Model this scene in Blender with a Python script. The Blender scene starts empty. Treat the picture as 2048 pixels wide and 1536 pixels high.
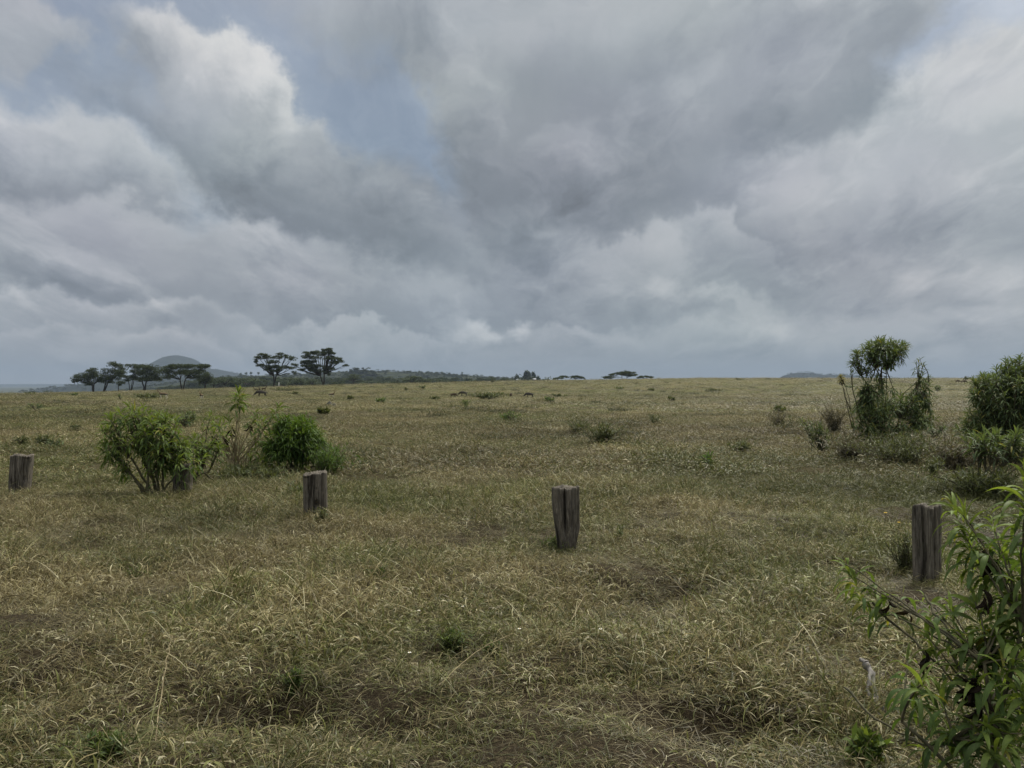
import bpy, math, random
import numpy as np
from mathutils import Vector
R = math.radians
rng = np.random.default_rng(7)
random.seed(7)
sc = bpy.context.scene
col = sc.collection

# ------------------------------------------------------------------ camera
H = 1.65            # eye height
F = 1518.0          # focal length in photo pixels (2048 wide)
cam = bpy.data.cameras.new('camera')
cam.sensor_width = 36; cam.lens = 36 * F / 2048
cam.clip_start = 0.05; cam.clip_end = 60000
co = bpy.data.objects.new('camera', cam); col.objects.link(co)
co.location = (0, 0, H); co.rotation_euler = (R(90), 0, 0)
sc.camera = co

def pt(px, py, Y):
    return np.array([(px - 1024) / F * Y, Y, H + (768 - py) / F * Y])

# ------------------------------------------------------------------ sky
SUN_EL, SUN_AZ = R(52), R(38)      # azimuth to the right of straight ahead
wd = bpy.data.worlds.new('World'); sc.world = wd; wd.use_nodes = True
nt = wd.node_tree; nt.nodes.clear(); N = nt.nodes; Lk = nt.links
def mnode(op, a, b=None, c=None, clamp=False):
    n = N.new('ShaderNodeMath'); n.operation = op; n.use_clamp = clamp
    for i, v in enumerate((a, b, c)):
        if v is None: continue
        if isinstance(v, (int, float)): n.inputs[i].default_value = v
        else: Lk.new(v, n.inputs[i])
    return n.outputs[0]
def vnode(op, a, b=None):
    n = N.new('ShaderNodeVectorMath'); n.operation = op
    for i, v in enumerate((a, b)):
        if v is None: continue
        if isinstance(v, (tuple, list)): n.inputs[i].default_value = v
        else: Lk.new(v, n.inputs[i])
    return n.outputs[0]
tc = N.new('ShaderNodeTexCoord')
sep = N.new('ShaderNodeSeparateXYZ'); Lk.new(tc.outputs['Generated'], sep.inputs[0])
az = mnode('ARCTAN2', sep.outputs[0], sep.outputs[1])
el = mnode('ARCSINE', sep.outputs[2])
comb = N.new('ShaderNodeCombineXYZ'); Lk.new(az, comb.inputs[0]); Lk.new(el, comb.inputs[1])
def noise(vec, scale, detail, rough, out='Color', dist=0.0):
    n = N.new('ShaderNodeTexNoise'); n.inputs['Scale'].default_value = scale
    n.inputs['Detail'].default_value = detail; n.inputs['Roughness'].default_value = rough
    n.inputs['Distortion'].default_value = dist
    Lk.new(vec, n.inputs['Vector']); return n.outputs[out]
def noise2(vec, scale, detail, rough, out='Fac'):
    n = N.new('ShaderNodeTexNoise'); n.noise_dimensions = '2D'; n.inputs['Scale'].default_value = scale
    n.inputs['Detail'].default_value = detail; n.inputs['Roughness'].default_value = rough; Lk.new(vec, n.inputs['Vector']); return n.outputs[out]
squash = vnode('MULTIPLY', tc.outputs['Generated'], (1, 1, 1.5))
w1 = vnode('SUBTRACT', noise2(comb.outputs[0], 6.0, 7, 0.55, 'Color'), (.5, .5, .5))
w1 = vnode('MULTIPLY', w1, (.15, .11, 0))
w2 = vnode('SUBTRACT', noise2(comb.outputs[0], 21, 6, 0.6, 'Color'), (.5, .5, .5))
w2 = vnode('MULTIPLY', w2, (.06, .05, 0))
warped = vnode('ADD', vnode('ADD', comb.outputs[0], w1), w2)
def blob(px, py, rx, ry, rot, gain, acc):
    u, v = (px - 1024) / F, (768 - py) / F
    a = math.atan(u); e = math.atan(v * math.cos(a))
    mp = N.new('ShaderNodeMapping'); mp.vector_type = 'TEXTURE'
    mp.inputs['Location'].default_value = (a, e, 0); mp.inputs['Rotation'].default_value = (0, 0, R(-rot))
    mp.inputs['Scale'].default_value = (rx / F * 1.25, ry / F * 1.3, 1)
    Lk.new(warped, mp.inputs['Vector'])
    g = N.new('ShaderNodeTexGradient'); g.gradient_type = 'SPHERICAL'; Lk.new(mp.outputs[0], g.inputs[0])
    s = N.new('ShaderNodeMapRange'); s.interpolation_type = 'SMOOTHSTEP'
    Lk.new(g.outputs['Fac'], s.inputs[0]); s.inputs[1].default_value = .06; s.inputs[2].default_value = .62
    s.inputs[3].default_value = 0; s.inputs[4].default_value = gain
    return mnode('ADD', s.outputs[0], acc) if acc is not None else s.outputs[0]
# cloud masses from the far ones at the horizon to the near ones overhead: centre, half size, tilt, tone of the crown, tone of the base, edge
CLOUDS = [(1024,735,1500,45,0,.60,.59,.9),(150,690,430,60,3,.74,.59,.4),(480,655,270,55,5,.73,.58,.4),(1100,650,320,60,0,.70,.55,.4),(1900,630,360,70,0,.70,.59,.5),
 (1490,640,260,75,5,.72,.56,.3),(968,590,125,105,35,.90,.70,.35),(300,610,440,62,4,.72,.56,.35),(640,585,330,80,8,.74,.55,.3),(1180,610,330,80,10,.69,.535,.3),
 (700,690,270,42,3,.675,.575,.35),(1300,690,270,48,0,.67,.575,.35),(1700,675,300,48,2,.675,.585,.35),(60,610,230,62,3,.735,.59,.3),(380,560,210,52,8,.725,.57,.3),(1010,540,150,62,20,.69,.55,.28),(760,500,190,55,12,.745,.59,.3),(1350,560,180,62,12,.71,.565,.3),(1800,500,260,60,5,.70,.60,.35),
 (868,578,80,58,0,.62,.54,.25),(1500,590,100,50,25,.84,.68,.3),(1730,565,330,85,0,.72,.635,.4),(250,520,430,78,5,.735,.545,.3),(560,520,430,85,12,.72,.56,.35),(1480,500,320,95,15,.73,.565,.3),
 (1150,495,270,120,32,.69,.53,.3),(1590,455,135,85,38,.615,.53,.22),(1890,420,420,120,0,.69,.59,.6),(1760,120,640,270,0,.76,.70,.7),(1500,285,460,110,-6,.745,.66,.5),
 (1310,390,260,70,-8,.70,.58,.35),(720,40,330,95,10,.665,.63,.8),(475,215,250,92,28,.80,.59,.34),(30,70,125,75,8,.69,.63,.4),(610,375,430,130,18,.66,.465,.45),(90,345,270,112,8,.73,.46,.4),(330,480,380,60,5,.66,.60,.5),
 (990,190,450,270,14,.62,.505,.6),(1120,310,430,150,6,.60,.495,.45),(1380,120,560,170,2,.68,.525,.6),(1620,160,300,125,-14,.63,.53,.5),(1985,130,170,95,0,.80,.74,.5)]
acc = .635; cover = None
for (px, py, rx, ry, rot, lt, lb, sw) in CLOUDS:
    u, v = (px - 1024) / F, (768 - py) / F; a = math.atan(u); e_ = math.atan(v * math.cos(a))
    mp = N.new('ShaderNodeMapping'); mp.vector_type = 'TEXTURE'
    mp.inputs['Location'].default_value = (a, e_, 0); mp.inputs['Rotation'].default_value = (0, 0, R(-rot))
    mp.inputs['Scale'].default_value = (rx / F * 1.12, ry / F * 1.15, 1); Lk.new(warped, mp.inputs['Vector'])
    g = N.new('ShaderNodeTexGradient'); g.gradient_type = 'SPHERICAL'; Lk.new(mp.outputs[0], g.inputs[0])
    al = N.new('ShaderNodeMapRange'); al.interpolation_type = 'SMOOTHSTEP'; Lk.new(g.outputs['Fac'], al.inputs[0]); al.inputs[1].default_value = .02; al.inputs[2].default_value = sw
    sy = N.new('ShaderNodeSeparateXYZ'); Lk.new(mp.outputs[0], sy.inputs[0])
    sh = N.new('ShaderNodeMapRange'); sh.interpolation_type = 'SMOOTHSTEP'; Lk.new(sy.outputs[1], sh.inputs[0])
    sh.inputs[1].default_value = -.65; sh.inputs[2].default_value = .80; sh.inputs[3].default_value = lb; sh.inputs[4].default_value = lt
    mxn = N.new('ShaderNodeMix'); Lk.new(al.outputs[0], mxn.inputs[0])
    if isinstance(acc, float): mxn.inputs[2].default_value = acc
    else: Lk.new(acc, mxn.inputs[2])
    Lk.new(sh.outputs[0], mxn.inputs[3]); acc = mxn.outputs[0]
    if py < 420 and px < 800: cover = al.outputs[0] if cover is None else mnode('MAXIMUM', cover, al.outputs[0])
    if (px, py) == (1985, 130): cover = mnode('MAXIMUM', cover, al.outputs[0])
# blue gaps
bl = None
for b in [(70,130,320,150,15,.9),(670,180,280,110,38,.8),(200,200,160,140,30,.8),(330,330,150,110,30,.4),(1985,60,170,80,0,.6),(760,330,190,80,40,.4),(260,30,260,90,0,.6)]:
    bl = blob(*b, bl)
zz = mnode('ADD', mnode('ABSOLUTE', el), .40)
cp = N.new('ShaderNodeCombineXYZ'); Lk.new(mnode('DIVIDE', az, zz), cp.inputs[0]); Lk.new(mnode('DIVIDE', .85, zz), cp.inputs[1])
cpw = vnode('ADD', cp.outputs[0], vnode('MULTIPLY', vnode('SUBTRACT', noise2(cp.outputs[0], 2.6, 6, .55, 'Color'), (.5, .5, .5)), (.30, .22, 0)))
def puff(vec):
    big = noise2(vec, 2.3, 8, .60)
    bil = mnode('ABSOLUTE', mnode('SUBTRACT', noise2(vec, 4.6, 7, .58), .5))
    return mnode('MULTIPLY_ADD', bil, .9, big)
p0 = puff(cpw); p1 = puff(vnode('ADD', cpw, (.03, -.075, 0)))      # second sample shifted towards the light: relief of the billows
relief = mnode('SUBTRACT', p0, p1)
thick = noise2(cpw, 1.5, 10, .56)
rim = N.new('ShaderNodeValToRGB'); Lk.new(thick, rim.inputs[0]); e = rim.color_ramp.elements
rim.color_ramp.interpolation = 'EASE'
STOPS = [(.0, .56), (.37, .60), (.445, .72), (.475, .60), (.53, .49), (.62, .42), (1.0, .38)]
while len(e) < len(STOPS): e.new(.5)
for el_, (pos, v_) in zip(e, STOPS): el_.position = pos; el_.color = (v_, v_, v_, 1)
rimv = mnode('SUBTRACT', rim.outputs[0], .5)
fade = N.new('ShaderNodeMapRange'); Lk.new(el, fade.inputs[0]); fade.inputs[1].default_value = .0; fade.inputs[2].default_value = .10; fade.inputs[3].default_value = .7; fade.inputs[4].default_value = 1
Lm = mnode('MULTIPLY_ADD', mnode('MULTIPLY', rimv, fade.outputs[0]), .10, acc)
Lm = mnode('MULTIPLY_ADD', mnode('MULTIPLY', relief, fade.outputs[0]), .20, Lm)
# slightly brighter overhead, outside the frame
Lm = mnode('MULTIPLY_ADD', mnode('SUBTRACT', el, .52, clamp=True), .80, Lm)
lin = mnode('POWER', mnode('MAXIMUM', Lm, .3), 2.25)
bright = N.new('ShaderNodeMapRange'); Lk.new(Lm, bright.inputs[0]); bright.inputs[1].default_value = .5; bright.inputs[2].default_value = .82
tint = N.new('ShaderNodeMix'); tint.data_type = 'RGBA'; Lk.new(bright.outputs[0], tint.inputs[0])
tint.inputs[6].default_value = (.895, 1.02, 1.16, 1); tint.inputs[7].default_value = (1.0, 1.0, .99, 1)
tn = N.new('ShaderNodeMix'); tn.data_type = 'RGBA'; tn.blend_type = 'MULTIPLY'; tn.inputs[0].default_value = 1
Lk.new(tint.outputs[2], tn.inputs[6])
hue = noise(squash, 3.1, 2, .5)
hs = N.new('ShaderNodeMix'); hs.data_type = 'RGBA'; hs.inputs[0].default_value = .06
hs.inputs[6].default_value = (1, 1, 1, 1); Lk.new(vnode('MULTIPLY', hue, (2, 2, 2)), hs.inputs[7]); Lk.new(hs.outputs[2], tn.inputs[7])
cloud = vnode('MULTIPLY', tn.outputs[2], lin); 
cloud10 = vnode('MULTIPLY', cloud, (10, 10, 10))
sky = N.new('ShaderNodeTexSky'); sky.sky_type = 'NISHITA'; sky.sun_disc = False
sky.sun_elevation = SUN_EL; sky.sun_rotation = SUN_AZ; sky.air_density = 1.0; sky.dust_density = 2.0
skd = vnode('MULTIPLY', sky.outputs[0], (.74, .80, .84))
mx = N.new('ShaderNodeMix'); mx.data_type = 'RGBA'
Lk.new(mnode('MULTIPLY', mnode('MINIMUM', bl, .40), mnode('SUBTRACT', 1, mnode('MULTIPLY', cover, .93))), mx.inputs[0])
Lk.new(cloud10, mx.inputs[6]); Lk.new(skd, mx.inputs[7])
bg = N.new('ShaderNodeBackground'); bg.inputs['Strength'].default_value = .1
Lk.new(mx.outputs[2], bg.inputs['Color'])
wo = N.new('ShaderNodeOutputWorld'); Lk.new(bg.outputs[0], wo.inputs[0])

# ------------------------------------------------------------------ sun behind thin cloud
sl = bpy.data.lights.new('sun', 'SUN'); sl.energy = 3.3; sl.angle = R(12); sl.color = (1, .95, .86)
so = bpy.data.objects.new('sun', sl); col.objects.link(so)
d = Vector((math.sin(SUN_AZ) * math.cos(SUN_EL), math.cos(SUN_AZ) * math.cos(SUN_EL), math.sin(SUN_EL)))
so.rotation_euler = d.to_track_quat('Z', 'Y').to_euler(); so.location = (30, 40, 60)

sc.view_settings.view_transform = 'Standard'; sc.view_settings.look = 'None'
sc.view_settings.exposure = .2; sc.view_settings.gamma = 1
sc.cycles.max_bounces = 6; sc.cycles.diffuse_bounces = 3; sc.cycles.transmission_bounces = 4
sc.cycles.transparent_max_bounces = 4; sc.cycles.volume_bounces = 1
sc.cycles.use_denoising = True; sc.cycles.denoising_prefilter = 'ACCURATE'; sc.cycles.denoising_input_passes = 'RGB_ALBEDO_NORMAL'
sc.cycles.sample_clamp_indirect = 4

# ------------------------------------------------------------------ numpy noise
def vnoise(x, y, seed=0):
    x = np.asarray(x, float); y = np.asarray(y, float)
    xi = np.floor(x).astype(np.int64); yi = np.floor(y).astype(np.int64)
    xf = x - xi; yf = y - yi
    def h(a, b):
        n = (a * 374761393 + b * 668265263 + seed * 362437) & 0xffffffff
        n = ((n ^ (n >> 13)) * 1274126177) & 0xffffffff
        return ((n ^ (n >> 16)) & 0xffff) / 65535.0
    u = xf * xf * (3 - 2 * xf); v = yf * yf * (3 - 2 * yf)
    return (h(xi, yi) * (1 - u) + h(xi + 1, yi) * u) * (1 - v) + (h(xi, yi + 1) * (1 - u) + h(xi + 1, yi + 1) * u) * v
def fbm(x, y, s, o=4, seed=0):
    t = 0; a = .5; n = 0
    for i in range(o):
        t = t + a * vnoise(x / s, y / s, seed + i * 17); n += a; a *= .5; s *= .5
    return t / n - .5
def sst(t):
    t = np.clip(t, 0, 1); return t * t * (3 - 2 * t)

# ------------------------------------------------------------------ terrain height
CREST_PX = np.array([-1500, 0, 200, 400, 600, 850, 1000, 1200, 1400, 2048, 3500])
CREST_PY = np.array([800, 789, 784, 779, 772.5, 767, 763, 760, 757.5, 757, 757])
def gpt(px, py):      # flat-ground point seen at a photo pixel near the camera
    Y = F * H / (py - 768); return (px - 1024) / F * Y, Y
HOLES = []            # x, y, radius, dz
for px, py, rr, dz in [(500,1425,.42,-.34),(560,1415,.25,-.25),(760,1480,.3,-.22),(1480,1455,.4,-.25),(60,1400,.35,-.12),(1210,1360,.25,-.12),
                       (620,1075,.22,-.10),(1330,1175,.55,-.12),(1230,1152,.5,.10),(630,1030,.4,.07),(1900,1480,.5,-.15),
                       (930,1330,.25,-.12),(1380,1020,.5,.05),(250,1350,.4,-.1)]:
    x, y = gpt(px, py); HOLES.append((x, y, rr, dz))
def gz(x, y):
    x = np.asarray(x, float); y = np.asarray(y, float)
    yy = np.maximum(y, 1.0); u = np.clip(x / np.maximum(yy, 60), -3, 3)
    yc = np.interp(1024 + u * F, CREST_PX, CREST_PY)
    zc = H - (yc - 768) * 250 / F
    t = sst((yy - 95) / 155)
    z = zc * t
    z = z + (-28 - zc) * sst((yy - 256) / 640)
    r = np.hypot(x, y)
    amp = np.clip(1 - (r - 230) / 400, .0, 1)
    z = z + amp * (fbm(x, y, 34, 3, 3) * .34 * np.clip((r - 6) / 40, 0, 1) + fbm(x, y, 6.5, 3, 11) * .20 + fbm(x, y, 1.1, 3, 23) * .25 + fbm(x, y, .42, 2, 29) * .05)
    z = z + np.clip((r - 900) / 3000, 0, 1) * fbm(x, y, 1500, 4, 5) * 14
    for hx, hy, hr, dz in HOLES:
        z = z + dz * np.exp(-((x - hx) ** 2 + (y - hy) ** 2 * 1.6) / (hr * hr))
    return z
def ground(px, Y):
    x = (px - 1024) / F * Y
    return np.array([x, Y, float(gz(x, Y))])
def from_row(px, py):  # ground point seen at pixel (px, py)
    Ys = np.geomspace(2, 250, 700); x = (px - 1024) / F * Ys
    row = 768 + F * (H - gz(x, Ys)) / Ys
    i = int(np.argmax(row <= py)) if (row <= py).any() else len(Ys) - 1
    return ground(px, Ys[i])

# ------------------------------------------------------------------ mesh helpers
def make_mesh(name, V, faces=None, quads=None, tris=None, colors=None, smooth=False, mat=None):
    me = bpy.data.meshes.new(name)
    V = np.asarray(V, np.float32)
    loops = []; starts = []; k = 0
    if quads is not None and len(quads):
        q = np.asarray(quads, np.int32); loops.append(q.ravel()); starts.append(k + np.arange(len(q)) * 4); k += q.size
    if tris is not None and len(tris):
        q = np.asarray(tris, np.int32); loops.append(q.ravel()); starts.append(k + np.arange(len(q)) * 3); k += q.size
    if faces:
        for f in faces: loops.append(np.asarray(f, np.int32)); starts.append(np.array([k])); k += len(f)
    loops = np.concatenate(loops); starts = np.concatenate(starts).astype(np.int32)
    me.vertices.add(len(V)); me.vertices.foreach_set('co', V.ravel())
    me.loops.add(len(loops)); me.loops.foreach_set('vertex_index', loops)
    me.polygons.add(len(starts)); me.polygons.foreach_set('loop_start', starts)
    if smooth: me.polygons.foreach_set('use_smooth', np.ones(len(starts), bool))
    if colors is not None:
        a = me.attributes.new('Col', 'FLOAT_COLOR', 'POINT')
        c = np.ones((len(V), 4), np.float32); c[:, :3] = colors; a.data.foreach_set('color', c.ravel())
    me.update(calc_edges=True)
    if mat: me.materials.append(mat)
    return me
class MB:
    def __init__(s): s.V = []; s.Q = []; s.T = []; s.C = []; s.n = 0
    def add(s, V, Q=None, T=None, C=None):
        V = np.asarray(V, float).reshape(-1, 3)
        s.V.append(V)
        if Q is not None and len(Q): s.Q.append(np.asarray(Q) + s.n)
        if T is not None and len(T): s.T.append(np.asarray(T) + s.n)
        s.C.append(np.zeros((len(V), 3)) if C is None else np.broadcast_to(np.asarray(C, float), (len(V), 3)))
        s.n += len(V)
    def mesh(s, name, mat, origin=(0, 0, 0), smooth=False):
        V = np.concatenate(s.V) - np.asarray(origin)
        return make_mesh(name, V, quads=np.concatenate(s.Q) if s.Q else None, tris=np.concatenate(s.T) if s.T else None,
                         colors=np.concatenate(s.C), smooth=smooth, mat=mat)
def obj(name, me, parent=None, loc=None, **props):
    o = bpy.data.objects.new(name, me); col.objects.link(o)
    if parent is not None: o.parent = parent
    if loc is not None: o.location = loc
    for k, v in props.items():
        o[{'cat': 'category'}.get(k, k)] = v
    return o
def thing(name, label, cat, loc, group=None, rz=0):
    o = obj(name, None, None, tuple(loc), label=label, cat=cat); o.rotation_euler.z = rz
    if group: o['group'] = group
    return o
def norm(a): return a / np.maximum(np.linalg.norm(a, axis=-1, keepdims=True), 1e-9)
def tube(mb, P, rad, k=6, C=(0.5, 0.5, 0.5), cap=True):
    P = np.asarray(P, float); n = len(P); rad = np.broadcast_to(np.asarray(rad, float), (n,))
    T = norm(np.gradient(P, axis=0)); ref = np.array([0, 0, 1.]) if abs(T[0][2]) < .9 else np.array([1., 0, 0])
    A = norm(np.cross(T, ref)); B = np.cross(T, A)
    th = np.arange(k) * 2 * math.pi / k
    V = P[:, None] + rad[:, None, None] * (np.cos(th)[None, :, None] * A[:, None] + np.sin(th)[None, :, None] * B[:, None])
    i, j = np.meshgrid(np.arange(n - 1), np.arange(k), indexing='ij'); j2 = (j + 1) % k
    Q = np.stack([i * k + j, i * k + j2, (i + 1) * k + j2, (i + 1) * k + j], -1).reshape(-1, 4)
    V = V.reshape(-1, 3); Tt = None
    if cap:
        V = np.vstack([V, P[-1:]]); c = n * k
        Tt = np.array([[(n - 1) * k + a, (n - 1) * k + (a + 1) % k, c] for a in range(k)])
    mb.add(V, Q, Tt, C)
def curve(a, b, bend=.2, n=7, jit=.02, up=.35):
    a = np.asarray(a, float); b = np.asarray(b, float); L = np.linalg.norm(b - a)
    m = (a + b) / 2; m = m + np.array([(a[0] - b[0]) * up, (a[1] - b[1]) * up, abs(b[2] - a[2]) * .0]) * 1.0
    m = m + rng.normal(0, bend * .15 * L, 3)
    t = np.linspace(0, 1, n)[:, None]
    P = (1 - t) ** 2 * a + 2 * t * (1 - t) * m + t * t * b
    P[1:-1] += rng.normal(0, jit * L * .3, (n - 2, 3)); return P
def leaves(mb, P, D, L, W, droop, S=5, fold=.25, C=None, side=None, curl=0.0):
    """lance-shaped leaves: P base, D direction, droop bends the path downward"""
    n = len(P)
    if n == 0: return
    P = np.asarray(P, float).copy(); D = norm(np.asarray(D, float)); L = np.broadcast_to(L, (n,)); W = np.broadcast_to(W, (n,)); droop = np.broadcast_to(droop, (n,))
    secs = []; p = P.copy(); dcur = D.copy()
    if side is None: side = norm(np.cross(D, np.array([0, 0, 1.]) + rng.normal(0, .35, (n, 3))))
    w = np.interp(np.linspace(0, 1, S + 1), [0, .12, .4, .7, .9, 1], [.12, .45, 1, .75, .3, .02])
    cc = rng.normal(0, 1, (n, 3)) * curl
    for i in range(S + 1):
        sd = norm(side - np.sum(side * dcur, -1, keepdims=True) * dcur); up = np.cross(sd, dcur)
        hw = (W * .5 * w[i])[:, None]
        if fold is not None: secs.append(np.stack([p - sd * hw + up * hw * fold * 2, p, p + sd * hw + up * hw * fold * 2], 1))
        else: secs.append(np.stack([p - sd * hw, p + sd * hw], 1))
        p = p + dcur * (L / S)[:, None]
        dcur = norm(dcur + np.array([0, 0, -1.]) * (droop / S)[:, None] + cc / S)
    A = np.stack(secs, 1)                                  # n, S+1, m, 3
    m = A.shape[2]; V = A.reshape(-1, 3)
    i, s_, k = np.meshgrid(np.arange(n), np.arange(S), np.arange(m - 1), indexing='ij')
    b = i * (S + 1) * m + s_ * m + k
    Q = np.stack([b, b + 1, b + m + 1, b + m], -1).reshape(-1, 4)
    Cc = np.zeros((n, S + 1, m, 3)); 
    if C is not None: Cc[..., :2] = np.asarray(C)[:, None, None, :2]
    Cc[..., 2] = np.linspace(0, 1, S + 1)[None, :, None]
    mb.add(V, Q, None, Cc.reshape(-1, 3))

# ------------------------------------------------------------------ materials
def new_mat(name):
    m = bpy.data.materials.new(name); m.use_nodes = True; m.node_tree.nodes.clear(); return m, m.node_tree
class NG:
    def __init__(s, nt): s.t = nt; s.N = nt.nodes; s.L = nt.links
    def n(s, typ, **kw):
        x = s.N.new(typ)
        for k, v in kw.items(): setattr(x, k, v)
        return x
    def noise(s, vec, scale, detail=5, rough=.55, out='Fac', dist=0):
        x = s.n('ShaderNodeTexNoise'); x.inputs['Scale'].default_value = scale; x.inputs['Detail'].default_value = detail
        x.inputs['Roughness'].default_value = rough; x.inputs['Distortion'].default_value = dist
        if vec is not None: s.L.new(vec, x.inputs['Vector'])
        return x.outputs[out]
    def ramp(s, fac, stops, interp='LINEAR'):
        x = s.n('ShaderNodeValToRGB'); x.color_ramp.interpolation = interp; e = x.color_ramp.elements
        while len(e) < len(stops): e.new(.5)
        for i, (p, c) in enumerate(stops): e[i].position = p; e[i].color = (*c, 1) if len(c) == 3 else c
        s.L.new(fac, x.inputs[0]); return x.outputs[0]
    def mix(s, fac, a, b, blend='MIX'):
        x = s.n('ShaderNodeMix', data_type='RGBA', blend_type=blend)
        for i, v in ((0, fac), (6, a), (7, b)):
            if isinstance(v, (int, float)): x.inputs[i].default_value = v
            elif isinstance(v, tuple): x.inputs[i].default_value = (*v, 1)
            else: s.L.new(v, x.inputs[i])
        return x.outputs[2]
    def math(s, op, a, b=None, clamp=False):
        x = s.n('ShaderNodeMath', operation=op, use_clamp=clamp)
        for i, v in enumerate((a, b)):
            if v is None: continue
            if isinstance(v, (int, float)): x.inputs[i].default_value = v
            else: s.L.new(v, x.inputs[i])
        return x.outputs[0]
    def mapv(s, vec, scale=(1, 1, 1), loc=(0, 0, 0)):
        x = s.n('ShaderNodeMapping'); x.inputs['Scale'].default_value = scale; x.inputs['Location'].default_value = loc
        s.L.new(vec, x.inputs['Vector']); return x.outputs[0]
    def out(s, sh): o = s.n('ShaderNodeOutputMaterial'); s.L.new(sh, o.inputs[0]); return o
    def pbsdf(s, colr, rough=.8, spec=.3, bump=None, bstr=.3, bdist=.02):
        p = s.n('ShaderNodeBsdfPrincipled')
        if isinstance(colr, tuple): p.inputs['Base Color'].default_value = (*colr, 1)
        else: s.L.new(colr, p.inputs['Base Color'])
        if isinstance(rough, (int, float)): p.inputs['Roughness'].default_value = rough
        else: s.L.new(rough, p.inputs['Roughness'])
        p.inputs['Specular IOR Level'].default_value = spec
        if bump is not None:
            b = s.n('ShaderNodeBump'); b.inputs['Strength'].default_value = bstr; b.inputs['Distance'].default_value = bdist
            s.L.new(bump, b.inputs['Height']); s.L.new(b.outputs[0], p.inputs['Normal'])
        return p.outputs[0]
    def attr(s, name, kind='GEOMETRY', out='Color'):
        x = s.n('ShaderNodeAttribute', attribute_name=name, attribute_type=kind); return x.outputs[out]

def leaf_mat(name, young, old, transl=.35, yellow=.0, spec=.25, rough=.58):
    m, t = new_mat(name); g = NG(t)
    sp = g.n('ShaderNodeSeparateColor'); g.L.new(g.attr('Col'), sp.inputs[0])
    c = g.mix(sp.outputs[1], young, old)
    c = g.mix(g.math('MULTIPLY', g.math('GREATER_THAN', sp.outputs[0], 1 - yellow), .8), c, (.22, .20, .04)) if yellow else c
    v = g.ramp(sp.outputs[0], [(0, (.65, .65, .65)), (1, (1.25, 1.25, 1.25))])
    c = g.mix(1.0, c, v, 'MULTIPLY')
    tco = g.n('ShaderNodeTexCoord').outputs['Object']; mo = g.noise(tco, 45, 5, .7)
    c = g.mix(1.0, c, g.ramp(mo, [(.3, (.72, .74, .7)), (.6, (1.12, 1.1, 1.05))]), 'MULTIPLY')
    dry_ = g.math('MULTIPLY', g.math('GREATER_THAN', g.math('ADD', sp.outputs[2], g.math('MULTIPLY', mo, .5)), 1.16), g.math('GREATER_THAN', sp.outputs[0], .5))
    c = g.mix(g.math('MULTIPLY', dry_, .7), c, (.10, .075, .035))
    p = g.pbsdf(c, rough, spec)
    tr = g.n('ShaderNodeBsdfTranslucent'); g.L.new(g.mix(1.0, c, (1.25, 1.2, .55), 'MULTIPLY'), tr.inputs[0])
    ms = g.n('ShaderNodeMixShader'); ms.inputs[0].default_value = transl
    g.L.new(p, ms.inputs[1]); g.L.new(tr.outputs[0], ms.inputs[2]); g.out(ms.outputs[0]); return m
M_leaf = leaf_mat('shrub_leaf', (.19, .255, .055), (.065, .115, .032), .4, .02)
M_leaf_bright = leaf_mat('bright_leaf', (.13, .21, .035), (.042, .09, .018), .35, .0)
M_tuft = leaf_mat('fine_green_leaf', (.12, .165, .045), (.05, .08, .024), .35, .0)
M_leaf_grey = leaf_mat('grey_leaf', (.16, .215, .085), (.07, .108, .048), .3, .03)
M_leaf_dead = leaf_mat('dead_leaf', (.045, .033, .022), (.022, .016, .012), .1, 0, .1, .9)
M_leaf_pale = leaf_mat('pale_leaf', (.33, .31, .13), (.22, .20, .08), .3, 0)
M_leaf_weed = leaf_mat('weed_leaf', (.14, .16, .065), (.065, .085, .035), .3, 0)
M_acacia = leaf_mat('acacia_leaf', (.080, .105, .048), (.034, .048, .024), .2, 0, .15, .7)
M_yellow_top = leaf_mat('yellow_top', (.2, .18, .05), (.1, .1, .035), .3, 0)
M_purple = leaf_mat('seed_head', (.25, .22, .155), (.15, .14, .10), .2, 0)

def bark_mat(name, a, b, sc_=12):
    m, t = new_mat(name); g = NG(t); tc = g.n('ShaderNodeTexCoord').outputs['Object']
    f = g.noise(g.mapv(tc, (1, 1, .25)), sc_, 6, .6)
    g.out(g.pbsdf(g.ramp(f, [(.35, a), (.65, b)]), .85, .2, f, .5)); return m
M_bark = bark_mat('dark_bark', (.018, .016, .012), (.05, .043, .033), 3)
M_stem = bark_mat('green_brown_stem', (.05, .05, .028), (.12, .105, .06), 20)
M_stem_dry = bark_mat('dry_stem', (.13, .10, .055), (.31, .26, .15), 20)
M_deadwood = bark_mat('grey_deadwood', (.09, .085, .075), (.28, .26, .235), 25)

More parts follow.
